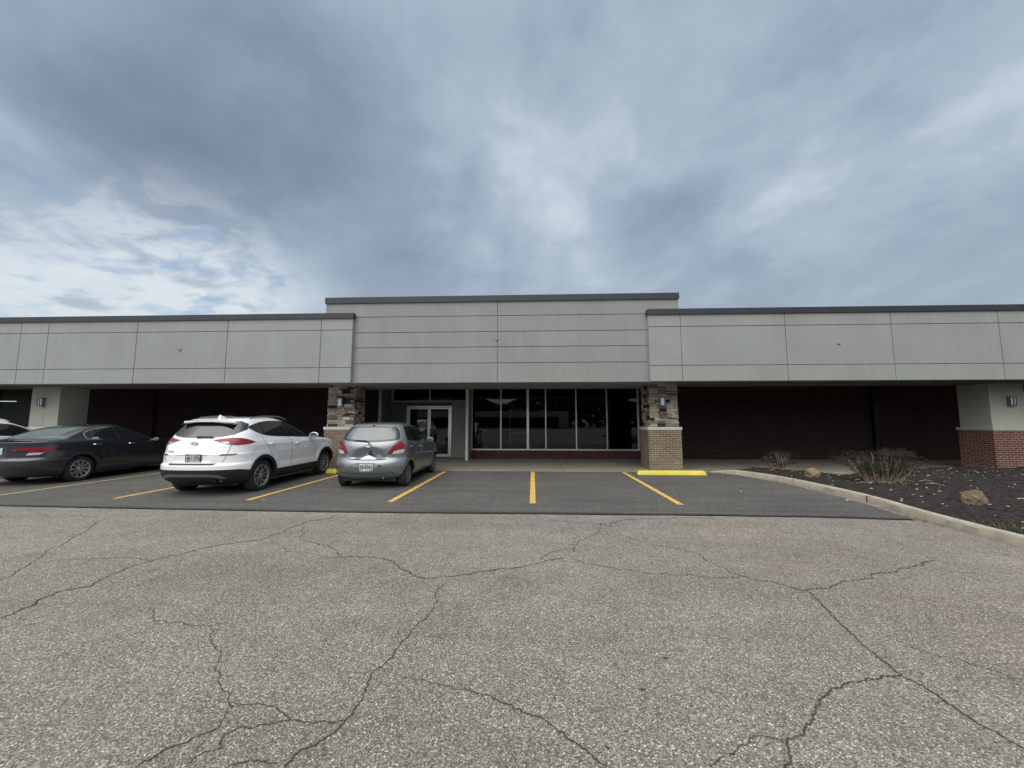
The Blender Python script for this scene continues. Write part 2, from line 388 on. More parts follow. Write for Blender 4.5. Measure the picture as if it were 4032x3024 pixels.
def text_bm(s, size, extrude=.003, bold=0):
    cu = bpy.data.curves.new('txt', 'FONT'); cu.body = s; cu.size = size; cu.extrude = extrude; cu.align_x = 'CENTER'; cu.align_y = 'CENTER'; cu.offset = bold
    to = bpy.data.objects.new('txt', cu); C.objects.link(to)
    dg = bpy.context.evaluated_depsgraph_get(); dg.update()
    me = bpy.data.meshes.new_from_object(to.evaluated_get(dg))
    bm = BM(); bm.from_mesh(me); bpy.data.objects.remove(to); bpy.data.meshes.remove(me)
    return bm
CRACKS = [
 (12, [(-4.17, 3), (-4.19, 3.14), (-4.27, 3.33), (-4.28, 3.46), (-4.12, 3.59), (-4.21, 3.75), (-4.22, 3.92), (-4.25, 4.14), (-4.2, 4.27), (-4.14, 4.37), (-4.05, 4.51), (-3.95, 4.73), (-3.77, 4.87), (-3.61, 4.97), (-3.49, 5.15), (-3.44, 5.41), (-3.47, 5.68), (-3.33, 6.05), (-3.17, 6.4)]),
 (7, [(-5.15, 3.68), (-5.21, 3.82), (-5.41, 4.09), (-5.69, 4.44), (-5.86, 4.73), (-6.14, 5.17), (-6.24, 5.27), (-6.51, 5.64), (-6.67, 5.88)]),
 (6, [(-5.34, 4.14), (-5.2, 4.24), (-4.92, 4.28), (-4.6, 4.34), (-4.42, 4.32), (-4.23, 4.27)]),
 (6, [(-8.02, 6.15), (-7.79, 6.09), (-7.41, 6.14), (-7.04, 6.13)]),
 (5, [(-7.73, 5.44), (-7.64, 5.53), (-7.45, 5.58)]),
 (7, [(-3.27, 5.69), (-3.16, 5.4), (-3.07, 5.17), (-2.95, 5.05), (-2.7, 4.93), (-2.45, 4.79), (-2.28, 4.63), (-2.16, 4.5)]),
 (5, [(-3.07, 4.81), (-2.92, 4.64), (-2.78, 4.61), (-2.61, 4.58)]),
 (7, [(-2.35, 4.4), (-2.14, 4.46), (-1.93, 4.48), (-1.71, 4.46)]),
 (11, [(-1.71, 4.46), (-1.59, 4.39), (-1.41, 4.23), (-1.25, 4.08), (-1.13, 3.95), (-1.03, 3.91)]),
 (10, [(-1.03, 3.91), (-0.86, 3.98), (-0.68, 4.03), (-0.46, 4.12), (-0.32, 4.2), (-0.19, 4.2)]),
 (10, [(-0.19, 4.2), (-0.02, 4.31), (0.13, 4.4), (0.26, 4.49), (0.38, 4.54)]),
 (6, [(0.13, 4.47), (0.22, 4.7), (0.36, 4.8), (0.51, 4.86), (0.52, 4.75), (0.53, 4.96), (0.62, 5.2), (0.78, 5.38), (0.94, 5.58), (1.02, 5.84), (1.08, 6.07)]),
 (6, [(0.08, 6.49), (0.3, 6.24), (0.54, 6.12), (0.88, 6.06), (1.07, 6.03), (1.27, 6.11), (1.5, 6.29), (1.77, 6.38), (2.29, 6.43), (2.68, 6.48), (2.94, 6.43)]),
 (6, [(1.07, 6.03), (1.19, 5.88), (1.28, 6.15), (1.46, 6.29), (1.64, 6.37)]),
 (7, [(0.47, 4.52), (0.58, 4.42), (0.79, 4.3), (0.94, 4.23), (1.14, 4.17), (1.45, 4.13), (1.67, 4.1), (1.81, 4.06), (2.09, 4.1)]),
 (6, [(1.1, 5.58), (1.3, 5.38), (1.43, 5.19), (1.64, 5.03), (1.8, 4.93), (1.92, 4.81), (1.97, 4.64), (1.99, 4.44), (2.05, 4.31), (2.05, 4.19), (2.1, 4.13)]),
 (10, [(2.1, 4.13), (2.18, 4.05), (2.32, 3.99), (2.42, 3.88), (2.5, 3.8)]),
 (10, [(2.5, 3.8), (2.66, 3.86), (2.91, 3.96), (3.2, 4.07), (3.39, 4.13), (3.71, 4.29), (3.99, 4.4), (4.23, 4.51), (4.5, 4.66)]),
 (11, [(2.52, 3.78), (2.5, 3.67), (2.46, 3.53), (2.43, 3.41), (2.39, 3.27), (2.36, 3.16), (2.34, 3.04), (2.29, 2.93), (2.29, 2.84), (2.28, 2.73), (2.26, 2.61)]),
 (13, [(2.26, 2.61), (2.28, 2.55), (2.29, 2.48), (2.29, 2.41), (2.29, 2.32), (2.29, 2.24), (2.31, 2.19), (2.32, 2.13), (2.33, 2.08)]),
 (12, [(2.26, 2.61), (2.13, 2.6), (2.03, 2.57), (1.89, 2.53), (1.81, 2.48), (1.72, 2.45), (1.64, 2.4), (1.58, 2.34), (1.48, 2.25), (1.4, 2.18), (1.32, 2.11), (1.23, 2.07), (1.21, 2.02), (1.16, 1.95), (1.13, 1.93)]),
 (8, [(1.23, 2.07), (1.18, 2.09), (1.07, 2.09), (1, 2.04), (0.9, 1.99), (0.83, 1.94), (0.8, 1.92)]),
 (6, [(2.56, 2.93), (2.63, 2.9), (2.69, 2.82), (2.79, 2.79), (2.81, 2.73), (2.89, 2.69), (2.91, 2.63), (2.95, 2.6)]),
 (6, [(5.45, 5), (5.49, 4.93), (5.57, 4.78)]),
 (9, [(-0.81, 3.79), (-0.85, 3.68), (-0.84, 3.52), (-0.81, 3.31), (-0.82, 3.16), (-0.87, 3.07), (-0.88, 2.94), (-0.9, 2.84), (-0.91, 2.75), (-0.92, 2.62), (-0.95, 2.54), (-0.98, 2.47)]),
 (12, [(-0.98, 2.47), (-0.97, 2.4), (-0.95, 2.3), (-0.94, 2.22), (-0.94, 2.16), (-0.96, 2.11), (-0.97, 2.05), (-1.01, 1.99), (-1.05, 1.94), (-1.1, 1.89), (-1.1, 1.85), (-1.1, 1.83)]),
 (8, [(-0.96, 2.11), (-1.07, 2.1), (-1.14, 2.09), (-1.21, 2.1), (-1.26, 2.1), (-1.31, 2.08), (-1.38, 2.06), (-1.47, 2.04), (-1.52, 2), (-1.5, 1.95), (-1.47, 1.92), (-1.53, 1.89), (-1.55, 1.83)]),
 (8, [(-1.64, 2.17), (-1.58, 2.19), (-1.52, 2.2), (-1.46, 2.2), (-1.38, 2.18), (-1.32, 2.15), (-1.25, 2.1)]),
 (7, [(-2.44, 2.97), (-2.33, 2.88), (-2.25, 2.78), (-2.16, 2.7), (-2.04, 2.61), (-1.99, 2.53), (-1.96, 2.46), (-1.87, 2.38), (-1.78, 2.3), (-1.69, 2.23), (-1.63, 2.18), (-1.6, 2.1), (-1.58, 2.04)]),
 (11, [(-1.58, 2.04), (-1.61, 2), (-1.65, 1.97), (-1.68, 1.93), (-1.72, 1.9), (-1.74, 1.85), (-1.76, 1.83), (-1.77, 1.8)]),
 (6, [(-3.2, 3.21), (-3.01, 3.1), (-2.79, 2.99), (-2.63, 2.98), (-2.51, 2.97), (-2.44, 2.97)]),
 (9, [(-1.36, 1.82), (-1.33, 1.84), (-1.28, 1.86), (-1.24, 1.86), (-1.2, 1.85), (-1.15, 1.85)]),
 (6, [(-0.77, 2.45), (-0.69, 2.44), (-0.56, 2.41), (-0.46, 2.38), (-0.36, 2.36)]),
 (10, [(-0.36, 2.36), (-0.28, 2.33), (-0.21, 2.3), (-0.15, 2.27), (-0.1, 2.25)]),
 (12, [(-0.1, 2.24), (-0.03, 2.2), (0.06, 2.17), (0.11, 2.12), (0.17, 2.06), (0.23, 2.01), (0.27, 1.97), (0.31, 1.92), (0.34, 1.9)]),
 (5, [(-3.91, 2.82), (-3.84, 2.89), (-3.76, 2.94)]),
 (5, [(-3.75, 3.56), (-3.68, 3.71), (-3.7, 3.97), (-3.77, 4.09)]),
 (5, [(-3.26, 3.81), (-3.18, 3.94)]),
]
# ------------------------------------------------------------------ ground
SEAM = [(-60, 6.9), (-30, 6.9), (-14, 6.85), (-9.65, 6.76), (-6.5, 6.64), (-3.21, 6.56), (-0.37, 6.58), (2.55, 6.61), (4.6, 6.58), (6.0, 6.46)]
sheet('ground', [(-400, -400), (400, -400), (400, 500), (-400, 500)], -.012, M['old_asphalt'])
sheet('parking_lot', [(-60, -30), (60, -30), (60, 11.9)] + [(-60, 11.9)], 0.0, M['old_asphalt'])
def wob(pts, amp, step=.12):
    out = []
    for a, b in zip(pts[:-1], pts[1:]):
        L = math.dist(a, b); n = max(1, int(L / step)) if abs(a[0]) < 15 else 1
        for k in range(n):
            t = k / n; out.append((a[0] + (b[0] - a[0]) * t, a[1] + (b[1] - a[1]) * t + random.uniform(-amp, amp)))
    return out + [pts[-1]]
s2 = wob(SEAM, .008)
sheet('new_asphalt_parking', s2 + [(6.3, 8.0), (6.3, 10.0), (5.9, 11.6), (5.5, 11.92), (-60, 11.92)], .012, M['new_asphalt'])
def ribbon(name, pts, wfun, z, mat, kind='structure'):
    bm = BM(); pts = [Vector((p[0], p[1], z)) for p in pts]; prev = None
    for i, p in enumerate(pts):
        d = (pts[min(i + 1, len(pts) - 1)] - pts[max(i - 1, 0)]).normalized(); n = Vector((-d.y, d.x, 0)); wd = wfun(i / (len(pts) - 1))
        a = bm.verts.new(p + n * wd[0]); b = bm.verts.new(p - n * wd[1])
        if prev: bm.faces.new((prev[0], prev[1], b, a))
        prev = (a, b)
    for f in bm.faces:
        f.normal_update()
        if f.normal.z < 0: f.normal_flip()
    if name is None: return bm
    return obj(name, bm, mat, kind=kind)
ribbon('asphalt_seam', [(x, y + .03) for x, y in s2[2:]], lambda t: (.055 + .03 * math.sin(t * 40) * math.sin(t * 23) + random.uniform(-.008, .008), .04), .016, M['seal'])
# the concrete walk is flush with the asphalt
sheet('walkway', [(-60, 11.925), (6.6, 11.925), (14.3, 11.5), (60, 11.5), (60, 16.9), (-60, 16.9)], .010, M['concrete'])
bm = BM()
for x in (-12.9, -9.6, -6.35, -3.2, 1.05, 4.3, 7.6):
    box(bm, x - .006, x + .006, 11.93, 16.1, .0105, .014)
box(bm, -40, 6, 11.9, 11.93, .011, .0165)
obj('walkway_joints', bm, M['joint'], kind='structure')

# parking lines
LINES = [((-2.66, 7.38), (-2.58, 11.78)), ((.05, 7.38), (.09, 11.86)), ((2.77, 7.38), (2.81, 11.88)), ((-5.49, 7.42), (-5.42, 11.8)), ((-8.25, 7.46), (-8.2, 11.8)), ((-11.0, 7.45), (-10.96, 11.8)), ((-13.75, 7.5), (-13.7, 11.8))]
LL = ['yellow stall line between the silver hatchback and the empty stalls', 'yellow stall line running straight away in the middle of the empty stalls', 'yellow stall line ending at the yellow wheel stop by the right pillar',
      'yellow stall line between the white and silver cars', 'yellow stall line partly under the left side of the white car', 'faded thin yellow line beside the charcoal sedan', 'yellow stall line hidden behind the charcoal sedan']
for k, (a, b) in enumerate(LINES):
    n = 60; pts = [(a[0] + (b[0] - a[0]) * i / n, a[1] + (b[1] - a[1]) * i / n) for i in range(n + 1)]
    hw = .056 if k in (1, 2, 0) else .050
    if k == 5: hw = .035
    o = ribbon('parking_line', pts, lambda t: (hw + random.uniform(-.003, .003), hw + random.uniform(-.003, .003)), .016, M['yellow'] if k < 5 else M['yellow_old'])
    tag(o, LL[k], None, 'painted stall lines')

# cracks in the old asphalt
def jag(pts, amp):
    pts = [Vector((x, y, 0)) for x, y in pts]
    for it in range(4):
        out = []
        for a, b in zip(pts[:-1], pts[1:]):
            m_ = (a + b) / 2; d = b - a; nn = Vector((-d.y, d.x, 0))
            out += [a, m_ + nn * random.uniform(-amp, amp)]
        pts = out + [pts[-1]]
        if (pts[1] - pts[0]).length < .012: break
    return pts
bm_all = BM()
for wd, pts in CRACKS:
    hw = wd * .00033 * (1 + .28 * max(0, pts[len(pts) // 2][1] - 2.6))
    jp = [Vector((p.x + random.uniform(-.0025, .0025), p.y + random.uniform(-.0025, .0025), 0)) for p in jag(pts, .16)]
    r_ = ribbon(None, jp, lambda t: (hw * random.uniform(.1, 1.9), hw * random.uniform(.1, 1.9)), .004, None)
    me = bpy.data.meshes.new('t'); r_.to_mesh(me); r_.free(); bm_all.from_mesh(me); bpy.data.meshes.remove(me)
obj('asphalt_cracks', bm_all, M['crack'], kind='structure')

# kerb of the planting bed
KERB = [(5.42, 12.02), (5.80, 11.82), (6.12, 11.25), (6.36, 10.46), (6.46, 9.26), (6.42, 7.87), (6.2, 6.7), (6.08, 5.82), (6.04, 5.16), (6.02, 4.2), (6.05, 2.5), (6.2, 0), (6.3, -6)]
kp = catmull([(x, y, 0) for x, y in KERB], 10)
bm = BM(); rings = []
for i, p in enumerate(kp):
    d = (kp[min(i + 1, len(kp) - 1)] - kp[max(i - 1, 0)]).normalized(); n = Vector((-d.y, d.x, 0))   # n points to the bed (left of heading south = east)
    if n.x < 0 and i > 3: n = -n
    if i <= 3 and n.y < 0: n = -n
    H = .125 * min(1, .15 + i / 16); j = random.uniform(-.004, .004)
    prof = [(0, -.02), (.0 + j, H - .025), (.02, H + j * .5), (.135, H), (.15, H - .02), (.15, -.02)]
    rings.append([bm.verts.new(p + n * a + Vector((0, 0, b))) for a, b in prof])
for a, b in zip(rings[:-1], rings[1:]):
    for k in range(5): bm.faces.new((a[k], a[k + 1], b[k + 1], b[k]))
bmesh.ops.recalc_face_normals(bm, faces=bm.faces)
obj('kerb', bm, M['kerb'], smooth=True, angle=40, kind='structure')
bm = BM()
for (x, y) in ((6.41, 7.8), (6.44, 9.9), (6.07, 5.1)):
    box(bm, x - .012, x + .16, y - .006, y + .006, .0, .127)
obj('kerb_joints', bm, M['joint'], kind='structure')

# mulch bed
back_edge = [(5.9, 12.1), (6.6, 12.45), (7.4, 12.6), (7.9, 12.0), (8.1, 11.35), (9.1, 11.45), (9.9, 11.65), (12.0, 12.75), (13.95, 13.2), (20, 13.3), (30, 13.3)]
def interp(pts, x, ax=0):
    if x <= pts[0][ax]: return pts[0][1 - ax]
    for a, b in zip(pts[:-1], pts[1:]):
        if a[ax] <= x <= b[ax]: return a[1 - ax] + (b[1 - ax] - a[1 - ax]) * (x - a[ax]) / (b[ax] - a[ax] + 1e-9)
    return pts[-1][1 - ax]
kin = sorted([(p.x + .13, p.y) for p in kp], key=lambda q: q[1])
def left_x(y): return interp([(b, a) for a, b in kin], y)
def back_y(x): return interp(back_edge, x)
rnd = np.random.default_rng(3)
def hnoise(x, y):
    return .018 * math.sin(x * 1.7 + y * .9) + .015 * math.sin(x * 3.9 - y * 2.7 + 1) + .01 * math.sin(x * 9.1 + y * 7.7) + .008 * math.sin(x * 17 - y * 13)
def mulch_z(x, y):
    e = min(1, max(0, (back_y(x) - y) / .5)); e2 = min(1, max(0, (x - left_x(y)) / .4))
    return .095 + .05 * e2 * e + hnoise(x, y) * e2 * e - .065 * (1 - e)
bm = BM(); NY, NX = 190, 150; grid = []
for j in range(NY):
    row = []
    for i in range(NX):
        u = i / (NX - 1); v = j / (NY - 1)
        y = -6 + 19.3 * (v ** .8)
        xl = left_x(y) if y < 12.0 else 6.0
        x = xl + (26 - xl) * u ** 1.7
        yy = min(y, back_y(x))
        row.append(bm.verts.new((x, yy, mulch_z(x, yy) + random.uniform(-.008, .008))))
    grid.append(row)
for j in range(NY - 1):
    for i in range(NX - 1):
        a = (grid[j][i], grid[j][i + 1], grid[j + 1][i + 1], grid[j + 1][i])
        bm.faces.new(a)
bmesh.ops.dissolve_degenerate(bm, dist=1e-5, edges=bm.edges)
obj('mulch_bed', bm, M['mulch'], kind='structure')
def scatter(name, n, mat, sx, sy, sz, ymin, label, lift=.004, xmax=16):
    bm = BM()
    for _ in range(n):
        while True:
            y = random.uniform(ymin, 13.2); x = random.uniform(6.1, xmax)
            if x > left_x(min(y, 11.9)) + .03 and y < back_y(x) - .03: break
        a = random.uniform(0, math.pi * 2); t = random.uniform(-.4, .4)
        m_ = Matrix.Translation((x, y, mulch_z(x, y) + lift)) @ Matrix.Rotation(a, 4, 'Z') @ Matrix.Rotation(t, 4, 'X') @ Matrix.Diagonal((sx * random.uniform(.5, 1.4), sy * random.uniform(.5, 1.5), sz * random.uniform(.6, 1.4), 1))
        vs = [bm.verts.new(m_ @ Vector(c)) for c in ((-.5, -.35, -.5), (.5, -.2, -.5), (.35, .5, -.5), (-.45, .3, -.5), (-.4, -.3, .5), (.4, -.2, .5), (.3, .4, .5), (-.4, .3, .5))]
        for q in ((0, 3, 2, 1), (4, 5, 6, 7), (0, 1, 5, 4), (1, 2, 6, 5), (2, 3, 7, 6), (3, 0, 4, 7)): bm.faces.new([vs[k] for k in q])
    o = obj(name, bm, mat); tag(o, label, 'mulch', None, 'stuff'); return o
scatter('mulch_chips', 9000, M['chip'], .075, .022, .016, 3.5, 'dark wood chips covering the planting bed')
scatter('pale_chips', 400, M['fleck'], .034, .012, .008, 4.5, 'small pale chips scattered over the dark mulch', .022, 15)

# ------------------------------------------------------------------ the shopping strip
bld = thing('shop_building', 'long single storey shop building with grey green fascia, canopy and dark storefront', 'building', (0, 13, 0))
BO = Vector((0, 13, 0))
def bobj(name, bm, mat, parent=bld, smooth=False, angle=35, origin=None):
    off = BO if parent is bld else BO
    for v in bm.verts: v.co -= BO
    o = obj(name, bm, mat, parent, smooth, angle)
    return o
YS, YC = 11.50, 11.65
def panels(xs, zs, yf, gap=.009, depth=.03):
    bm = BM()
    for a, b in zip(xs[:-1], xs[1:]):
        for c, d in zip(zs[:-1], zs[1:]):
            x0 = a + (gap if a != xs[0] else 0); x1 = b - (gap if b != xs[-1] else 0)
            z0 = c + (gap if c != zs[0] else 0); z1 = d - (gap if d != zs[-1] else 0)
            box(bm, x0, x1, yf, yf + depth, z0, z1, .004)
    return bm
zs = [2.72, 3.185, 4.36, 4.735]
# left wing
xsL = [-40, -34.5, -31.5, -28.5, -25.5, -22.5, -19.45, -16.43, -15.49, -12.49, -9.50, -6.48, -5.485]
bobj('fascia', panels(xsL, zs, YS), M['fascia'])
bm = BM(); box(bm, -40, -5.487, YS + .0295, YS + .35, 2.722, 4.735); bobj('fascia_backing', bm, M['fascia'])
xsR = [3.575, 4.52, 7.55, 10.55, 13.52, 14.5, 17.5, 20.5, 23.5, 40]
bobj('fascia', panels(xsR, zs, YS), M['fascia'])
bm = BM(); box(bm, 3.577, 40, YS + .0295, YS + .35, 2.722, 4.735); bobj('fascia_backing', bm, M['fascia'])
# raised middle
zc_ = [2.72, 3.32, 3.82, 4.30, 4.80, 5.26]
o = bobj('entrance_fascia', panels([-6.44, -.98, 4.54], zc_, YC), M['fascia_mid']); tag(o, 'taller middle fascia with long horizontal grooves')
bm = BM(); box(bm, -6.439, 4.539, YC + .0295, 14.2, 2.724, 5.26); bobj('fascia_backing', bm, M['fascia_mid'])
def coping(x0, x1, yf, z0, z1, yb):
    bm = BM()
    box(bm, x0 - .03, x1 + .03, yf - .035, yb, z0, z1, .006)
    box(bm, x0 - .022, x1 + .022, yf - .045, yf - .0355, z0 - .012, z0 + .018, .003)
    for x in np.arange(x0 + 1.5, x1, 3.05): box(bm, x - .004, x + .004, yf - .0375, yf - .034, z0 + .002, z1 - .003)
    return bm
bobj('coping', coping(-40, -5.485, YS, 4.735, 4.90, YS + .36), M['coping'])
bobj('coping', coping(3.575, 40, YS, 4.735, 4.90, YS + .36), M['coping'])
bobj('coping', coping(-6.44, 4.54, YC, 5.26, 5.445, YC + .4), M['coping'])
# capped anchor discs
for (x, y, z) in ((-11.02, YS, 3.80), (9.03, YS, 3.82), (-1.0, YC, 4.07)):
    bm = BM(); r_ = bmesh.ops.create_cone(bm, cap_ends=True, segments=20, radius1=.052, radius2=.045, depth=.03)
    bmesh.ops.rotate(bm, verts=bm.verts, cent=(0, 0, 0), matrix=Matrix.Rotation(R(90), 3, 'X')); bmesh.ops.translate(bm, verts=bm.verts, vec=(x, y - .016, z)); bobj('cover_disc', bm, M['fascia_mid'])
# canopy underside, ceiling, roof
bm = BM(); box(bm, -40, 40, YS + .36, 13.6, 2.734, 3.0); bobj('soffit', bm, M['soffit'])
bm = BM(); box(bm, -40, 40, 13.6, 16.5, 3.10, 3.2); bobj('canopy_ceiling', bm, M['ceiling'])
bm = BM(); box(bm, -40, 40, YS + .37, 45, 4.3, 4.4); bobj('roof', bm, M['coping'])
# walls behind the canopy
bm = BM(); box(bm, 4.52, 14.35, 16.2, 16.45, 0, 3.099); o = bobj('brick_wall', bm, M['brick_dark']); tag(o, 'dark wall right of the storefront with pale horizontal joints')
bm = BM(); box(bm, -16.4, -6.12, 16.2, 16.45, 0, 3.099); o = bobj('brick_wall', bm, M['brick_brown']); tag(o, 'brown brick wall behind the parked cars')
bm = BM(); box(bm, -14.83, -13.79, 16.16, 16.198, .02, 2.28, .01); bobj('service_door', bm, M['dark_glass'])
bm = BM(); box(bm, 13.72, 13.95, 16.02, 16.198, .02, 3.09, .01); bobj('downpipe', bm, M['dark_glass'])
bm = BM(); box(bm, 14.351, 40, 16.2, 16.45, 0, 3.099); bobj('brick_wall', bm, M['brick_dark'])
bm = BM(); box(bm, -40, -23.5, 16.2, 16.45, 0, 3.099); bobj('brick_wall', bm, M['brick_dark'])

# stone and brick pillars
def stone_face(bm, x0, x1, z0, z1, put, lay):
    z = z0
    pal = [(.50, .43, .34), (.55, .48, .39), (.42, .36, .29), (.60, .54, .46), (.36, .31, .26), (.47, .42, .35), (.17, .14, .13), (.24, .18, .15), (.52, .45, .35), (.56, .50, .42), (.50, .46, .40), (.46, .40, .33)]
    while z < z1 - .02:
        h = min(random.choice((.095, .11, .13, .085, .14, .06)), z1 - z)
        if z1 - z - h < .03: h = z1 - z
        x = x0
        while x < x1 - .01:
            wd = min(random.uniform(.14, .36), x1 - x)
            if x1 - x - wd < .07: wd = x1 - x
            parts = [(z, z + h)]
            if h > .09 and random.random() < .35:
                s = z + h * random.uniform(.35, .65); parts = [(z, s), (s, z + h)]
            for (a, b) in parts:
                cols = random.choice(pal); k = random.uniform(1.1, 1.45); cols = (cols[0] * k * .94, cols[1] * k, cols[2] * k * 1.12)
                g = .0035; pr = random.uniform(.012, .04)
                vs = put(x + g, x + wd - g, a + g, b - g, pr)
                for f in set(f for v in vs for f in v.link_faces):
                    for l in f.loops: l[lay] = (*cols, 1)
            x += wd
        z += h
def stone_mat():
    m, t, out = new_mat('ledge_stone')
    a = t.n('ShaderNodeVertexColor', layer_name='stone').outputs[0]
    co = t.n('ShaderNodeTexCoord').outputs['Object']
    n = t.noise(co, 16, 6, .7).outputs[0]; n2 = t.noise(co, 4, 3, .6).outputs[0]
    f = t.math('MULTIPLY', t.maprange(n, .3, .7, .75, 1.25), t.maprange(n2, .3, .7, .85, 1.15))
    c = t.n('ShaderNodeVectorMath', {0: a, 'Scale': f}, operation='SCALE').outputs[0]
    b = principled(t, out, Base_Color=c, Roughness=.9); b.inputs['Specular IOR Level'].default_value = .2
    t.t.links.new(t.n('ShaderNodeBump', {'Height': n, 'Strength': .7, 'Distance': .012}).outputs[0], b.inputs['Normal'])
    return m
M['stone'] = stone_mat(); M['stone_gap'] = plain('stone_gap', (.05, .045, .04), .95)
def pillar(xc):
    pr_ = thing  # noqa
    px0, px1, y0, y1 = xc - .445, xc + .445, 12.70, 13.52
    bm = BM(); box(bm, px0 - .075, px1 + .075, y0 - .06, y1 + .06, .0, 1.255)
    base = bobj('pillar', bm, M['brick_tan'])
    tag(base, 'left pillar of tan brick and ledge stone, behind the silver hatchback' if xc < 0 else 'right pillar of tan brick and ledge stone, behind the yellow wheel stop')
    bm = BM(); box(bm, px0 - .10, px1 + .10, y0 - .085, y1 + .085, 1.2555, 1.355, .018, seg=2)
    o = obj_sub('stone_ledge', bm, M['ledge'], base)
    bm = BM(); lay = bm.loops.layers.color.new('stone')
    stone_face(bm, px0, px1, 1.356, 2.733, lambda a, b, c, d, p: box(bm, a, b, y0 - p, y0 + .02, c, d, .006), lay)
    stone_face(bm, y0 - .02, y1, 1.356, 2.733, lambda a, b, c, d, p: box(bm, px1 - .02, px1 + p * .7, a, b, c, d, .006), lay)
    stone_face(bm, y0 - .02, y1, 1.356, 2.733, lambda a, b, c, d, p: box(bm, px0 - p * .7, px0 + .02, a, b, c, d, .006), lay)
    o = obj_sub('stone_cladding', bm, M['stone'], base)
    bm = BM(); box(bm, px0 + .005, px1 - .005, y0 + .005, y1, 1.357, 2.732); obj_sub('pillar_core', bm, M['stone_gap'], base)
def obj_sub(name, bm, mat, parent, smooth=False, angle=35):
    for v in bm.verts: v.co -= BO
    return obj(name, bm, mat, parent, smooth, angle)
pillar(-6.335); pillar(4.335)
# stucco pilasters
for xc in (-16.92, 14.90):
    bm = BM(); box(bm, xc - .525, xc + .525, 12.70, 13.6, 1.3405, 2.733, .006)
    pl = bobj('pilaster', bm, M['pilaster'])
    tag(pl, 'pale stucco pilaster ' + ('at the left edge behind the charcoal sedan' if xc < 0 else 'on red brick at the right edge'))
    bm = BM(); box(bm, xc - .60, xc + .60, 12.62, 13.68, 1.245, 1.34, .012); obj_sub('ledge', bm, M['ledge'] if xc < 0 else M['pilaster'], pl)
    bm = BM(); box(bm, xc - .565, xc + .6, 12.655, 13.65, 0, 1.2445); obj_sub('brick_base', bm, M['brick_red'], pl)
# shop window left of the pilaster
bm = BM(); box(bm, -23.5, -20.0, 16.0, 16.08, .55, 3.09)
st = bobj('storefront_window', bm, M['dark_glass']); tag(st, 'dark shop window at the left edge with a lit tube inside')
bm = BM()
for x in (-23.5, -21.5, -20.9, -20.0): box(bm, x - .03, x + .03, 15.95, 15.999, .5, 3.09)
box(bm, -23.5, -20, 15.96, 15.998, .5, .56); obj_sub('window_frame', bm, M['coping'], st)
bm = BM(); box(bm, -23.5, -16.4, 16.1, 16.45, 0, 3.098); bobj('shop_wall', bm, M['brick_brown'])
m_, t_, out_ = new_mat('lit_tube'); e_ = t_.n('ShaderNodeEmission', {0: (.85, 1, .9, 1), 1: 1.1}); t_.t.links.new(e_.outputs[0], out_.inputs[0]); M['tube'] = m_
bm = BM(); tube(bm, [(-24.2, 15.94, 2.42), (-22.6, 15.94, 2.41)], .010, 8); obj_sub('light_tube', bm, M['tube'], st)

# storefront window band
XM = [-2.41, -1.20, -.075, .67, 1.93, 3.19, 4.45]
bm = BM()
YW = 16.15
box(bm, -2.43, 4.50, YW - .05, YW + .05, .335, .40, .004)
box(bm, -2.43, 4.50, YW - .05, YW + .05, 2.98, 3.05, .004)
for x in XM:
    hw = .024
    if x == -.075: hw = .05
    if x == XM[0] or x == XM[-1]: hw = .02
    box(bm, x - hw, x + hw, YW - .045, YW + .045, .4005, 2.9795, .003)
wf = bobj('storefront_window', bm, M['alu']); tag(wf, 'wide aluminium framed window band with dark glass')
for a, b in zip(XM[:-1], XM[1:]):
    bm = BM(); box(bm, a + .015, b - .015, YW - .004, YW + .004, .39, 2.985); obj_sub('pane', bm, M['glass'], wf)
bm = BM(); box(bm, -2.42, 4.52, YW - .03, YW + .14, 0, .334); bobj('low_brick_wall', bm, M['brick_sill'])
bm = BM(); box(bm, 4.4605, 4.519, YW - .02, 16.2, .336, 3.09); bobj('jamb', bm, M['trim'])
# interior
bm = BM(); box(bm, -15, 12, 16.46, 40, -.005, .02); bobj('shop_floor', bm, M['interior_floor'])
bm = BM(); box(bm, -15, 12, 28, 28.1, 0, 3.2); box(bm, -15, -14.9, 16.5, 28, 0, 3.2); box(bm, 11.9, 12, 16.5, 28, 0, 3.2); box(bm, -15, 12, 16.5, 40, 3.22, 3.3); bobj('shop_interior', bm, M['interior'])
bm = BM()
for x in (-.93, -.07): box(bm, x - .03, x + .03, 18.45, 18.5, .02, 2.13)
box(bm, -.9, -.1, 18.45, 18.5, 2.08, 2.13); box(bm, -.9, -.1, 18.46, 18.49, .95, 1.0)
bobj('vestibule_frame', bm, M['alu'])
# entrance recess: posts, side returns, door
bm = BM(); box(bm, -2.535, -2.42, 15.2, 15.26, .005, 3.09, .004); bobj('entrance_post', bm, M['post'])
bm = BM(); box(bm, -2.50, -2.435, 15.261, 16.32, .0, 3.09); bobj('entrance_return', bm, M['siding'])
bm = BM(); box(bm, -6.06, -5.94, 15.2, 15.26, .005, 3.09, .004); bobj('entrance_post', bm, M['trim'])
bm = BM(); box(bm, -6.03, -5.96, 15.261, 16.32, .0, 3.09); bobj('entrance_return', bm, M['panel'])
YD = 16.36
bm = BM()
box(bm, -5.958, -5.275, YD, YD + .05, .01, 2.36); 
bobj('entrance_panel', bm, M['panel'])
bm = BM()
x = -3.30
while x < -2.56:
    box(bm, x, min(x + .105, -2.503), YD - .004, YD + .04, .01, 2.36, .006); x += .11
bobj('ribbed_siding', bm, M['siding'])
bm = BM(); box(bm, -5.275, -3.31, YD, YD + .05, 2.26, 2.36); bobj('door_header', bm, M['panel'])
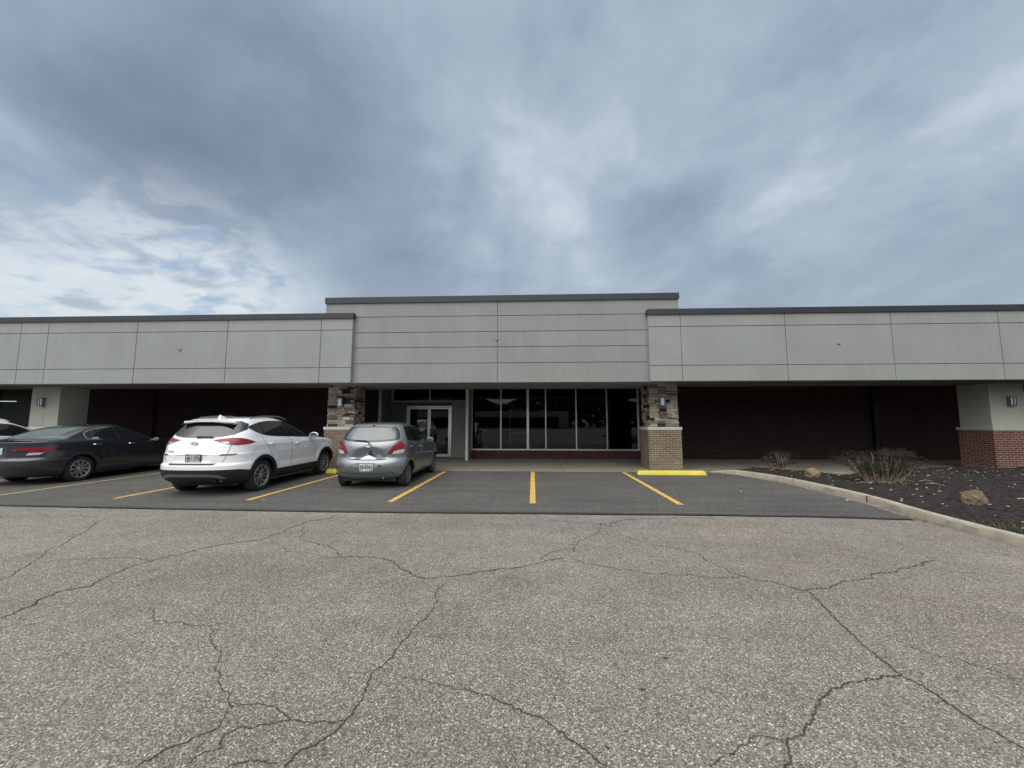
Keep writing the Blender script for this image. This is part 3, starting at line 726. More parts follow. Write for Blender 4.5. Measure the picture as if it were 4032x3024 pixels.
bm = BM(); box(bm, -5.955, -2.505, YD - .02, YD + .06, 2.3605, 2.42); box(bm, -4.305, -4.245, YD - .02, YD + .03, 2.4205, 3.09); box(bm, -5.955, -5.86, YD - .01, YD + .04, 2.4205, 3.09)
tw = bobj('transom_window', bm, M['trim'])
for a, b in ((-5.86, -4.31), (-4.24, -2.51)):
    bm = BM(); box(bm, a, b, YD, YD + .01, 2.43, 3.08); obj_sub('pane', bm, M['glass'], tw)
bm = BM(); box(bm, -5.27, -5.185, YD - .04, YD + .06, .02, 2.2, .004); box(bm, -3.395, -3.315, YD - .04, YD + .06, .02, 2.2, .004); box(bm, -5.184, -3.396, YD - .04, YD + .06, 2.13, 2.2, .004)
bobj('door_frame', bm, M['alu'])
for (a, b, hx) in ((-5.18, -4.296, -4.36), (-4.284, -3.40, -4.22)):
    bm = BM(); yd0, yd1 = YD - .02, YD + .025
    box(bm, a, a + .06, yd0, yd1, .04, 2.12, .003); box(bm, b - .06, b, yd0, yd1, .04, 2.12, .003)
    box(bm, a + .0605, b - .0605, yd0, yd1, .04, .155, .003); box(bm, a + .0605, b - .0605, yd0, yd1, 2.05, 2.12, .003)
    dr = bobj('entrance_door', bm, M['alu']); tag(dr, ('left' if a < -5 else 'right') + ' leaf of the glazed double door')
    bm = BM(); box(bm, a + .05, b - .05, YD - .002, YD + .006, .15, 2.06); obj_sub('door_glass', bm, M['glass'], dr)
    bm = BM(); tube(bm, [(hx, YD - .02, .95), (hx, YD - .07, .97), (hx, YD - .07, 1.23), (hx, YD - .02, 1.25)], .012, 8); obj_sub('door_handle', bm, M['black_plastic'], dr)
    if b > -4: 
        bm = BM(); box(bm, a + .005, a + .055, YD - .024, YD - .0205, .72, .98); obj_sub('door_notice', bm, M['plate'], dr)

# wall lamps: an open metal lantern with frosted panels
def lamp(x, y, z, label, diag=False):
    t = thing('wall_lamp', label, 'wall lamp', (x, y, z), 0, 'wall lamps on the pillars')
    bm = BM()
    box(bm, -.075, .075, -.012, 0, -.145, .145, .003)
    if not diag:
        box(bm, -.088, -.062, -.11, -.012, -.15, .15, .003); box(bm, .062, .088, -.11, -.012, -.15, .15, .003)
        box(bm, -.0615, .0615, -.11, -.012, .125, .15, .003); box(bm, -.0615, .0615, -.11, -.012, -.15, -.125, .003)
    else:
        for sx in (-1, 1):
            box(bm, sx * .088 - .008, sx * .088 + .008, -.11, -.012, -.15, .15, .002)
        box(bm, -.079, .079, -.115, -.012, .12, .15, .003); box(bm, -.079, .079, -.115, -.012, -.15, -.12, .003); box(bm, -.012, .012, -.118, -.1, -.1195, .1195)
    obj('lamp_frame', bm, M['lampmetal'], t)
    bm = BM()
    if not diag: box(bm, -.052, .052, -.105, -.02, -.115, .115, .01)
    else: box(bm, -.066, -.018, -.10, -.02, -.11, .11, .006); box(bm, .018, .066, -.10, -.02, -.11, .11, .006)
    obj('lamp_glass', bm, M['lampglass'], t, smooth=True)
    return t
lamp(-6.33, 12.655, 2.17, 'grey wall lamp on the stone pillar between the white and silver cars')
lamp(4.27, 12.655, 2.17, 'grey wall lamp on the stone pillar above the yellow wheel stop')
lamp(-16.99, 12.698, 2.20, 'wall lamp with two frosted panes on the stucco pilaster above the charcoal sedan', True)
lamp(14.97, 12.698, 2.16, 'wall lamp with two frosted panes on the stucco pilaster over red brick at the right', True)
# hairline joint on the left pilaster
bm = BM(); box(bm, -16.925, -16.915, 12.6985, 12.702, 1.345, 2.73); bobj('pilaster_joint', bm, M['soffit'])

# wheel stops
def wheel_stop(x0, x1, y, label):
    t = thing('wheel_stop', label, 'wheel stop', ((x0 + x1) / 2, y, .012), 0, 'yellow concrete wheel stops')
    L = (x1 - x0) / 2; bm = BM()
    prof = [(-.085, 0), (-.08, .045), (-.045, .115), (.045, .115), (.08, .045), (.085, 0)]
    rings = []
    for i in range(41):
        s = -L + 2 * L * i / 40; e = min(1, .55 + (L - abs(s)) / .05 * .45)
        rings.append([bm.verts.new((s, a * (.9 + .1 * e) + random.uniform(-.002, .002), b * e + random.uniform(-.002, .002) * (b > 0))) for a, b in prof])
    for a, b in zip(rings[:-1], rings[1:]):
        for k in range(5): bm.faces.new((a[k], a[k + 1], b[k + 1], b[k]))
    bm.faces.new(rings[0]); bm.faces.new(rings[-1][::-1]); bmesh.ops.recalc_face_normals(bm, faces=bm.faces)
    obj('concrete_block', bm, M['stop_yellow'], t, smooth=True, angle=28)
    for s in (-L * .65, L * .65):
        bm = BM(); r_ = bmesh.ops.create_cone(bm, cap_ends=True, segments=12, radius1=.018, radius2=.016, depth=.012); bmesh.ops.translate(bm, verts=r_['verts'], vec=(s, 0, .12)); obj('anchor_pin', bm, M['exhaust'], t)
wheel_stop(3.10, 5.02, 11.44, 'bright yellow concrete wheel stop in front of the right pillar')
wheel_stop(-7.55, -5.70, 11.35, 'yellow concrete wheel stop glimpsed between the white and silver cars')
# ------------------------------------------------------------------ cars
def pchip(x, y, xs):
    x = np.array(x, float); y = np.array(y, float); h = np.diff(x); d = np.diff(y) / h; m = np.zeros_like(y)
    for i in range(1, len(x) - 1):
        if d[i - 1] * d[i] > 0:
            w1 = 2 * h[i] + h[i - 1]; w2 = h[i] + 2 * h[i - 1]; m[i] = (w1 + w2) / (w1 / d[i - 1] + w2 / d[i])
    m[0] = d[0]; m[-1] = d[-1]
    xs = np.asarray(xs, float); k = np.clip(np.searchsorted(x, xs) - 1, 0, len(x) - 2); t = (xs - x[k]) / h[k]
    return (2 * t**3 - 3 * t**2 + 1) * y[k] + (t**3 - 2 * t**2 + t) * h[k] * m[k] + (-2 * t**3 + 3 * t**2) * y[k + 1] + (t**3 - t**2) * h[k] * m[k + 1]
NR, NS, NF = 22, 90, 16
class Body:
    # keys: z, y rear, y front, half width, rear corner depth
    def __init__(s, keys, wheels, n_r=2.5, n_f=2.6, flare=.012, flareR=.36, mod=None):
        s.k = np.array(keys, float); s.wh = wheels; s.nr = n_r; s.nf = n_f; s.flare = flare; s.fR = flareR; s.mod = mod
        s.u = np.concatenate([np.linspace(0, 1, NR), 1 + np.linspace(0, 1, NS)[1:], 2 + np.linspace(0, 1, NF)[1:]])
    def ring(s, z, grow=0.):           # z scalar or array per vertex -> (n,3)
        u = s.u; z = np.broadcast_to(z, u.shape).astype(float); K = s.k
        yr, yf, w, cr = (pchip(K[:, 0], K[:, c], z) for c in (1, 2, 3, 4))
        yr = yr - grow; yf = yf + grow; w = w + grow
        cr = np.minimum(cr, .47 * (yf - yr)); cf = np.minimum(.75, .47 * (yf - yr))
        x = np.zeros_like(u); y = np.zeros_like(u)
        a = u <= 1; t = u[a] * math.pi / 2
        x[a] = w[a] * np.sin(t) ** (2 / s.nr); y[a] = yr[a] + cr[a] * (1 - np.cos(t) ** (2 / s.nr))
        b = (u > 1) & (u <= 2); y0 = yr + cr; y1 = yf - cf
        x[b] = w[b]; y[b] = y0[b] + (y1[b] - y0[b]) * (u[b] - 1)
        c = u > 2; t = (u[c] - 2) * math.pi / 2
        x[c] = w[c] * np.cos(t) ** (2 / s.nf); y[c] = y1[c] + cf[c] * np.sin(t) ** (2 / s.nf)
        x[-1] = 0
        # wheel arch swelling
        for (wy, wz, r) in s.wh:
            dd = np.sqrt((y - wy) ** 2 + (z - wz) ** 2)
            f = np.clip(1 - np.abs(dd - (r + .07)) / .13, 0, 1); x = x + s.flare * f * f * (3 - 2 * f) * (x > .5 * w)
        pts = np.stack([x, y, z], 1)
        L = pts.copy(); L[:, 0] *= -1
        full = np.concatenate([pts, L[1:-1][::-1]])
        return full
    def levels(s, step=.022):
        K = s.k; out = [K[0, 0]]
        for a, b in zip(K[:-1], K[1:]):
            dist = max(b[0] - a[0], abs(b[1] - a[1]) * .5, abs(b[2] - a[2]) * .3, abs(b[3] - a[3]) * .6); n = max(1, int(math.ceil(dist / step)))
            out += [a[0] + (b[0] - a[0]) * i / n for i in range(1, n + 1)]
        return out
    def bmesh(s, grow=0.):
        bm = BM(); rings = []
        for z in s.levels():
            pts = s.ring(z, grow)
            if s.mod is not None: pts = s.mod(pts)
            rings.append([bm.verts.new(p) for p in pts])
        n = len(rings[0])
        for a, b in zip(rings[:-1], rings[1:]):
            for k in range(n): bm.faces.new((a[k], a[(k + 1) % n], b[(k + 1) % n], b[k]))
        for rg, up in ((rings[0], False), (rings[-1], True)):
            c = bm.verts.new(sum((v.co for v in rg), Vector()) / n)
            for k in range(n): bm.faces.new((rg[k], rg[(k + 1) % n], c) if up else (rg[(k + 1) % n], rg[k], c))
        return bm
    def band(s, zb, ztop, grow):       # lower cladding: ztop is a function of the ring's y
        bm = BM(); base = s.ring(.35); zt = np.array([ztop(p[1], p[0]) for p in base]); H = len(s.u)
        rings = []
        for t in np.linspace(0, 1, 12):
            zz = zb + (zt - zb) * t
            half = s.ring(zz[:H], grow if 0 < t < 1 else grow)[:H]
            L = half.copy(); L[:, 0] *= -1
            rings.append([bm.verts.new(p) for p in np.concatenate([half, L[1:-1][::-1]])])
        inner = []
        for t in (1, 0):
            zz = zb + (zt - zb) * t; half = s.ring(zz[:H], -.02)[:H]; L = half.copy(); L[:, 0] *= -1
            rings.append([bm.verts.new(p) for p in np.concatenate([half, L[1:-1][::-1]])])
        rings.append(rings[0]); n = len(rings[0])
        for a, b in zip(rings[:-1], rings[1:]):
            for k in range(n): bm.faces.new((a[k], a[(k + 1) % n], b[(k + 1) % n], b[k]))
        bmesh.ops.recalc_face_normals(bm, faces=bm.faces)
        return bm
VIEWS = {'side': (Vector((0, 1, 0)), Vector((-1, 0, 0))), 'rear': (Vector((1, 0, 0)), Vector((0, 1, 0))), 'front': (Vector((1, 0, 0)), Vector((0, -1, 0))),
         'rq': (Vector((1, 1, 0)).normalized(), Vector((-1, 1, 0)).normalized())}
def decal(car, name, poly, view, mat, off=.004, rim=.014, smooth_n=0, flip=False, step=.035, parent=None):
    ax, d = VIEWS[view]
    if smooth_n: poly = [(p.x, p.y) for p in catmull([(a, b, 0) for a, b in poly], smooth_n, True)]
    bm = BM(); bm.faces.new([bm.verts.new((a, b, 0)) for a, b in poly])
    xs = [p[0] for p in poly]; ys = [p[1] for p in poly]
    for axn, lo, hi in ((0, min(xs), max(xs)), (1, min(ys), max(ys))):
        v = lo + step
        while v < hi - 1e-4:
            co = Vector((v, 0, 0)) if axn == 0 else Vector((0, v, 0)); no = Vector((1, 0, 0)) if axn == 0 else Vector((0, 1, 0))
            bmesh.ops.bisect_plane(bm, geom=bm.verts[:] + bm.edges[:] + bm.faces[:], plane_co=co, plane_no=no); v += step
    bmesh.ops.triangulate(bm, faces=[f for f in bm.faces if len(f.verts) > 4])
    for v in bm.verts:
        o = ax * v.co.x + Vector((0, 0, v.co.y)) - d * 6
        if view == 'side': o.x = 4
        hit, nrm, i_, _ = car['bvh'].ray_cast(o, d)
        if hit is None:
            hit, nrm, i_, _ = car['bvh'].find_nearest(ax * v.co.x + Vector((0, 0, v.co.y)) - d * .5)
        n = (nrm * .5 - d * .5).normalized() if nrm.dot(d) < 0 else -d
        v.co = hit + n * off
    bm.normal_update()
    fs = bm.faces[:]
    if sum((f.normal.dot(d) * f.calc_area() for f in fs)) > 0:
        bmesh.ops.reverse_faces(bm, faces=fs)
    bm.normal_update()
    be = [e for e in bm.edges if e.is_boundary]
    r_ = bmesh.ops.extrude_edge_only(bm, edges=be)
    for v in r_['geom']:
        if isinstance(v, bmesh.types.BMVert): v.co += d * rim
    if flip:
        for v in bm.verts: v.co.x *= -1
        bmesh.ops.reverse_faces(bm, faces=bm.faces[:])
    o = obj(name, bm, mat, parent or car['root'], smooth=True, angle=50)
    return o
def both(car, name, *a, **k):
    o1 = decal(car, name, *a, **k); k['flip'] = True; o2 = decal(car, name, *a, **k); return o1, o2
def strip(pts, wd):      # polyline to thin polygon (2D)
    pts = [Vector((a, b)) for a, b in pts]; L = []; Rr = []
    for i, p in enumerate(pts):
        d = (pts[min(i + 1, len(pts) - 1)] - pts[max(i - 1, 0)]).normalized(); n = Vector((-d.y, d.x)) * wd / 2
        L.append(p + n); Rr.append(p - n)
    return [tuple(p) for p in L + Rr[::-1]]
def cs(pts, n=6): return [(p.x, p.y) for p in catmull([(a, b, 0) for a, b in pts], n)]

def wheel_meshes(r, wd, rr, nsp, pair, style):
    # everything about the wheel centre, outer side +X
    bm = BM(); h = wd / 2
    prof = [(-h + .01, rr), (-h, rr + .02), (-h + .004, r - .045), (-h + .02, r - .012), (-h + .045, r), (h - .045, r), (h - .02, r - .012), (h - .004, r - .045), (h, rr + .02), (h - .012, rr)]
    lathe_x(bm, prof, 56)
    for k in range(3):
        pass
    bm2 = BM()
    lathe_x(bm2, [(h - .01, rr + .006), (h - .004, rr - .004), (h - .012, rr - .014), (h - .05, rr - .02), (-h + .02, rr - .02)], 56)
    for k in range(nsp):
        for sgn in ((-1, 1) if pair else (0,)):
            a = 2 * math.pi * k / nsp
            a0 = a + sgn * .12; a1 = a + sgn * (.30 if pair else 0)
            w0, w1 = (.022, .018) if pair else (.03, .042)
            if style == 'cap': w0, w1 = .05, .075
            p0 = Vector((h - .03, .035 * math.cos(a0), .035 * math.sin(a0))); p1 = Vector((h - .012, (rr - .012) * math.cos(a1), (rr - .012) * math.sin(a1)))
            t0 = Vector((0, -math.sin(a0), math.cos(a0))); t1 = Vector((0, -math.sin(a1), math.cos(a1))); ux = Vector((.022, 0, 0))
            c = [p0 - t0 * w0 / 2, p0 + t0 * w0 / 2, p1 + t1 * w1 / 2, p1 - t1 * w1 / 2]
            lo = [bm2.verts.new(q - ux * 1.2) for q in c]; hi = [bm2.verts.new(q + (c[0] + c[1] + c[2] + c[3]) * 0) for q in c]
            for i in range(4): bm2.faces.new((lo[i], lo[(i + 1) % 4], hi[(i + 1) % 4], hi[i]))
            bm2.faces.new(hi); bm2.faces.new(lo[::-1])
    lathe_x(bm2, [(h - .055, .055), (h - .02, .05), (h - .014, .03), (h - .012, .001)], 24)
    bmesh.ops.recalc_face_normals(bm2, faces=bm2.faces)
    bm3 = BM(); lathe_x(bm3, [(h - .05, rr - .015), (h - .055, .001)], 40)
    lathe_x(bm3, [(-h + .03, rr - .01), (-h + .025, .001)], 24)
    return bm, bm2, bm3

def build_car(name, label, cat, loc, rz, keys, paint, wb, r, wd, rr, track, nsp, pair, rimmat, style='', arch=.045, n_r=2.5, mod=None, flare=.012, group=None, clad=None):
    root = thing(name, label, cat, loc, R(rz), group)
    whl = [(0, r, r + arch), (wb, r, r + arch)]
    B = Body(keys, whl, n_r=n_r, mod=mod, flare=flare)
    bm = B.bmesh(); bmesh.ops.recalc_face_normals(bm, faces=bm.faces)
    car = {'root': root, 'B': B, 'bvh': BVHTree.FromBMesh(bm), 'wb': wb, 'r': r}
    def cut(rad):
        cb = BM()
        for (wy, wz, _) in whl:
            for sx in (-1, 1):
                x0, x1 = (track - wd - .06, 1.3) if sx > 0 else (-1.3, -(track - wd - .06))
                lathe_x(cb, [(x0, .001), (x0, rad), (x1, rad), (x1, .001)], 56, 0, wy, wz)
        bmesh.ops.remove_doubles(cb, verts=cb.verts, dist=.0015); bmesh.ops.recalc_face_normals(cb, faces=cb.faces)
        return obj('cutter', cb, M['black_plastic'])
    body = obj('body', bm, [paint, M['black_plastic']], root)
    cu = cut(r + arch)
    def boolean(o, cu):
        md = o.modifiers.new('b', 'BOOLEAN'); md.operation = 'DIFFERENCE'; md.object = cu; md.solver = 'EXACT'; md.material_mode = 'TRANSFER'
        mw = cu.matrix_world; cu.parent = root
        apply_mods(o); cu.parent = None
    boolean(body, cu); body.data.shade_smooth(); body.data.set_sharp_from_angle(angle=R(32))
    bpy.data.objects.remove(cu)
    if clad:
        cb = obj('cladding', B.band(*clad), M['black_plastic'], root)
        cu = cut(r + arch - .006); boolean(cb, cu); bpy.data.objects.remove(cu); cb.data.shade_smooth(); cb.data.set_sharp_from_angle(angle=R(40))
    bm = BM(); box(bm, -.62, .62, -.35, wb + .5, .17, .24); box(bm, -.75, .75, -.07, .07, r - .06, r + .04); obj('underbody', bm, M['black_plastic'], root)
    a, b, c = wheel_meshes(r, wd, rr, nsp, pair, style)
    w0 = obj('wheel', a, M['tyre'], root, smooth=True, angle=40); rim = obj('rim', b, rimmat, w0, smooth=True, angle=30); bk = obj('wheel_back', c, M['rim_dark'], w0)
    first = True
    for (y) in (0, wb):
        for sx in (1, -1):
            if first: w, kids = w0, None; first = False
            else:
                w = w0.copy(); C.objects.link(w); w.parent = root
                for ch in (rim, bk):
                    q = ch.copy(); C.objects.link(q); q.parent = w
            w.location = (sx * (track - wd / 2), y, r); w.rotation_euler = (.2 * y, 0, 0 if sx > 0 else math.pi)
    return car
def mirror_part(car, y, z, x, glassmat, paintmat, s=1.):
    for sx in (1, -1):
        bm = BM(); r_ = bmesh.ops.create_uvsphere(bm, u_segments=20, v_segments=12, radius=1)
        for v in bm.verts:
            v.co = Vector((v.co.x * .115 * s, v.co.y * .075 * s + (.0), v.co.z * .075 * s))
            if v.co.y < -.03 * s: v.co.y = -.03 * s
        bmesh.ops.translate(bm, verts=bm.verts, vec=(sx * (x + .12), y, z))
        tube(bm, [(sx * (x - .04), y + .03, z - .05), (sx * (x + .06), y + .01, z - .03)], .022, 8)
        o = obj('side_mirror', bm, paintmat, car['root'], smooth=True, angle=60)
        bm = BM(); r_ = bmesh.ops.create_circle(bm, cap_ends=True, segments=24, radius=1)
        for v in bm.verts: v.co = Vector((sx * (x + .12) + v.co.x * .100 * s, y - .034 * s, z + v.co.y * .062 * s))
        bm.normal_update(); 
        for f in bm.faces:
            if f.normal.y > 0: f.normal_flip()
        obj('mirror_glass', bm, glassmat, o)
def handle(car, y, z, x, mat):
    for sx in (1, -1):
        hit, n, _, _ = car['bvh'].ray_cast(Vector((sx * 3, y, z)), Vector((-sx, 0, 0)))
        bm = BM(); c = hit
        tube(bm, [c + Vector((sx * .002, -.10, 0)), c + Vector((sx * .032, -.08, .004)), c + Vector((sx * .036, 0, .008)), c + Vector((sx * .032, .07, .006)), c + Vector((sx * .002, .09, .002))], [.012, .015, .016, .015, .012], 8)
        obj('door_handle', bm, mat, car['root'], smooth=True)
def on_rear(car, x, z, off=.01):
    hit, n, _, _ = car['bvh'].ray_cast(Vector((x, -4, z)), Vector((0, 1, 0))); return hit + Vector((0, -off, 0)), n
def place_text(bm, p, tilt=0):
    bmesh.ops.rotate(bm, verts=bm.verts, cent=(0, 0, 0), matrix=Matrix.Rotation(R(90) - tilt, 3, 'X')); bmesh.ops.translate(bm, verts=bm.verts, vec=p)
def plate(car, x, z, s, gold=False, frame=True, off=.02):
    p, n = on_rear(car, x, z, off)
    bm = BM(); box(bm, p.x - .152, p.x + .152, p.y - .006, p.y + .01, p.z - .076, p.z + .076, .004)
    pl = obj('licence_plate', bm, M['plate'], car['root'])
    if not s: return pl
    t = text_bm(s, .112, .002, .0016); place_text(t, (p.x, p.y - .0075, p.z - .003))
    for v in t.verts: v.co.x = p.x + (v.co.x - p.x) * .74
    obj('plate_characters', t, M['plate_ink'], pl)
    if frame:
        bm = BM(); q = p.y - .010
        box(bm, p.x - .162, p.x + .162, q, p.y + .012, p.z + .064, p.z + .086); box(bm, p.x - .162, p.x + .162, q, p.y + .012, p.z - .086, p.z - .066)
        box(bm, p.x - .162, p.x - .148, q, p.y + .012, p.z - .0655, p.z + .0635); box(bm, p.x + .148, p.x + .162, q, p.y + .012, p.z - .0655, p.z + .0635)
        obj('plate_frame', bm, M['black_plastic'], pl)
        bm = BM(); box(bm, p.x - .06, p.x + .075, q - .003, q + .002, p.z + .058, p.z + .078); obj('plate_tab', bm, M['plate_gold'], pl)
    else:
        bm = BM(); q = p.y - .0105; box(bm, p.x - .06, p.x + .06, q, p.y - .006, p.z - .078, p.z - .055); obj('plate_tab', bm, M['clear_lens'], pl)
        bm = BM(); box(bm, p.x - .05, p.x + .05, q, p.y - .006, p.z + .058, p.z + .07); box(bm, p.x + .085, p.x + .135, q, p.y - .006, p.z - .068, p.z - .035); obj('plate_sticker', bm, M['plate_gold'], pl)
    return pl
def ellipse_pts(cx, cy, cz, rx, rz_, n=28): return [(cx + rx * math.cos(2 * math.pi * i / n), cy, cz + rz_ * math.sin(2 * math.pi * i / n)) for i in range(n + 1)]

# ================= white SUV
suvK = [(.20, -.50, 3.25, .80, .6), (.27, -.70, 3.40, .86, .6), (.36, -.82, 3.50, .90, .62), (.46, -.875, 3.56, .918, .62), (.56, -.895, 3.58, .925, .62), (.64, -.90, 3.585, .925, .62),
        (.665, -.885, 3.585, .923, .62), (.69, -.855, 3.58, .92, .62), (.76, -.858, 3.57, .918, .64), (.865, -.862, 3.55, .922, .66), (.875, -.846, 3.54, .921, .66), (.95, -.83, 3.48, .917, .66),
        (1.0, -.82, 3.38, .913, .66), (1.04, -.812, 3.20, .908, .64), (1.08, -.80, 2.90, .899, .62), (1.11, -.79, 2.60, .889, .62), (1.14, -.775, 2.38, .874, .60), (1.19, -.745, 2.20, .852, .58),
        (1.25, -.70, 2.07, .829, .55), (1.33, -.635, 1.92, .795, .52), (1.41, -.57, 1.76, .757, .50), (1.48, -.51, 1.60, .718, .48), (1.54, -.47, 1.42, .678, .46), (1.575, -.43, 1.28, .643, .45),
        (1.60, -.30, 1.16, .60, .42), (1.622, -.05, 1.05, .53, .4), (1.637, .22, .95, .42, .35), (1.645, .42, .82, .25, .2), (1.648, .55, .68, .05, .05)]
def suv_mod(pts):
    p = pts.copy()
    # character crease low on the doors and swell above
    y, z = p[:, 1], p[:, 2]
    m = np.clip((y - .35) / .25, 0, 1) * np.clip((2.25 - y) / .25, 0, 1)
    p[:, 0] *= 1 - m * .022 * np.exp(-((z - .60) / .09) ** 2) + 0 * z
    p[:, 0] *= 1 + .006 * np.exp(-((z - 1.02) / .03) ** 2)
    # recess for the plate in the tailgate
    g = np.clip((.34 - np.abs(p[:, 0])) / .05, 0, 1) * np.clip((z - .71) / .02, 0, 1) * np.clip((.868 - z) / .008, 0, 1) * (y < -.5)
    p[:, 1] += .03 * g
    return p
suv = build_car('parked_suv', 'white SUV parked nose in between the charcoal sedan and the silver hatchback', 'car', (-6.87, 8.47, 0), .5, suvK, M['white_paint'], 2.67, .345, .225, .232, .905, 5, True, M['rim'],
    arch=.055, n_r=2.7, mod=suv_mod, flare=.014, clad=(.215, lambda y, x: .435 if y > .2 else .435 + .12 * min(1, (.2 - y) / .75), .007))
S = suv
for wy in (0, 2.67):       # black arch rings
    R0, R1_ = .345 + .05, .345 + .115
    a = [math.radians(t) for t in np.linspace(-14, 194, 40)]
    ring_ = [(wy + R1_ * math.cos(t), .345 + R1_ * math.sin(t)) for t in a] + [(wy + R0 * math.cos(t), .345 + R0 * math.sin(t)) for t in a[::-1]]
    both(S, 'arch_moulding', ring_, 'side', M['black_plastic'], off=.016, rim=.03, step=.05)
swin = cs([(-.31, 1.40), (-.16, 1.31), (.05, 1.245), (.35, 1.20), (.85, 1.172), (1.5, 1.135), (1.97, 1.105)], 6) + cs([(2.0, 1.115), (1.93, 1.19), (1.72, 1.36), (1.50, 1.475), (1.2, 1.528), (.8, 1.555), (.35, 1.548), (.05, 1.51), (-.2, 1.455), (-.31, 1.415)], 6)
both(S, 'side_window', swin, 'side', M['car_glass'], off=.004)
for pts in ([(.10, 1.235), (.07, 1.52)], [(.94, 1.168), (.86, 1.553)]):
    both(S, 'window_divider', strip(pts, .035), 'side', M['black_plastic'], off=.008, rim=.006)
both(S, 'door_gap', strip(cs([(.02, 1.24), (.02, 1.12), (.16, .95), (.26, .80), (.36, .62), (.46, .50)], 5), .008), 'side', M['shut'], off=.0015, rim=.002)
both(S, 'door_gap', strip(cs([(.93, 1.17), (1.02, 1.0), (1.04, .75), (1.03, .46)], 5), .008), 'side', M['shut'], off=.0015, rim=.002)
both(S, 'door_gap', strip(cs([(2.0, 1.10), (2.1, .95), (2.12, .75), (2.09, .5)], 5), .008), 'side', M['shut'], off=.0015, rim=.002)
handle(S, .25, 1.03, .92, M['white_paint']); handle(S, 1.24, .99, .92, M['white_paint'])
mirror_part(S, 1.83, 1.17, .90, M['mirror_glass'], M['white_paint'], 1.05)
# rear glass, wraps towards the sides under the spoiler
rw = cs([(-.80, 1.36), (-.72, 1.285), (-.60, 1.238), (-.35, 1.205), (0, 1.195), (.35, 1.205), (.60, 1.238), (.72, 1.285), (.80, 1.36)], 5) + [(.74, 1.485), (.62, 1.545), (0, 1.56), (-.62, 1.545), (-.74, 1.485)]
decal(S, 'rear_window', [(x * .93, z) for x, z in rw], 'rear', M['car_glass'], off=.005)
# spoiler
bm = BM(); N = 40
for i in range(N + 1):
    x = 0
    prev_ = None
rows = []
for i in range(N + 1):
    x = -.575 + 1.15 * i / N; e = 1 - abs(x / .58) ** 5
    yb = -.575 + .08 * (x / .6) ** 2 + .05 * (1 - e); zt = 1.553 - .03 * (x / .6) ** 2
    rows.append([bm.verts.new(q) for q in ((x, -.30, zt + .038 - .02 * (1 - e)), (x, -.46, zt + .024 - .01 * (1 - e)), (x, yb, zt), (x, yb + .003, zt - .026), (x, -.55, zt - .05), (x, -.42, zt - .05))])
for a, b in zip(rows[:-1], rows[1:]):
    for k in range(5): f = bm.faces.new((a[k], b[k], b[k + 1], a[k + 1])); f.material_index = 1 if k >= 3 else 0
bm.faces.new(rows[0]); bm.faces.new(rows[-1][::-1]); bmesh.ops.recalc_face_normals(bm, faces=bm.faces)
obj('rear_spoiler', bm, [M['white_paint'], M['black_plastic']], S['root'], smooth=True, angle=30)
bm = BM(); tube(bm, [(-.0, -.745, 1.205), (.02, -.765, 1.215), (.32, -.735, 1.222)], [.02, .022, .008], 8); box(bm, .03, .34, -.76, -.74, 1.20, 1.215)
obj('rear_wiper', bm, M['black_plastic'], S['root'])
tl = cs([(-.28, 1.155), (-.12, 1.18), (.05, 1.195), (.18, 1.185), (.30, 1.155), (.45, 1.10)], 4) + cs([(.36, 1.07), (.20, 1.05), (.05, 1.048), (-.08, 1.075), (-.2, 1.115), (-.28, 1.145)], 4)
for o in both(S, 'tail_light', tl, 'rq', M['red_lens'], off=.010, step=.03):
    pass
rv = [(-.17, 1.118), (-.05, 1.115), (-.03, 1.085), (-.09, 1.08)]
both(S, 'reversing_light', rv, 'rq', M['clear_lens'], off=.0125, rim=.003)
both(S, 'tail_light_divider', strip([(.0, 1.052), (.005, 1.188)], .010), 'rq', M['dark_red_lens'], off=.0122, rim=.003)
both(S, 'rear_reflector', [(-.20, .842), (-.16, .868), (.06, .872), (.12, .868), (.07, .85), (.0, .842)], 'rq', M['dark_red_lens'], off=.006, rim=.012)
decal(S, 'tailgate_step', [(-.50, .684), (.60 - .1, .684), (.46, .655), (-.46, .655)], 'rear', M['black_plastic'], off=.006)
# tailgate gap
both(S, 'tailgate_gap', strip(cs([(.0, 1.05), (-.03, .95), (-.07, .87), (-.10, .76), (-.14, .70)], 5), .008), 'rq', M['shut'], off=.0015, rim=.002)
both(S, 'tailgate_gap', strip(cs([(.01, 1.195), (.06, 1.26), (.10, 1.30)], 5), .008), 'rq', M['shut'], off=.0015, rim=.002)
# grey skid plate
sk = cs([(-.66, .375), (-.60, .43), (-.45, .468), (0, .472), (.45, .468), (.60, .43), (.66, .375)], 4) + cs([(.58, .375), (.44, .415), (0, .42), (-.44, .415), (-.58, .375)], 4)
decal(S, 'skid_plate', sk, 'rear', M['grey_plastic'], off=.022, rim=.03)
decal(S, 'bumper_valance', [(-.56, .37), (-.43, .412), (.43, .412), (.56, .37), (.50, .30), (-.50, .30)], 'rear', M['black_plastic'], off=.016, rim=.03)
for x in (.42, .55):
    bm = BM(); tube(bm, [(x, -.55, .335), (x, -.80, .335)], [.035, .035], 14, caps=False); tube(bm, [(x, -.79, .335), (x, -.6, .335)], [.031, .031], 14, caps=False); obj('exhaust_tip', bm, M['chrome'], S['root'], smooth=True)
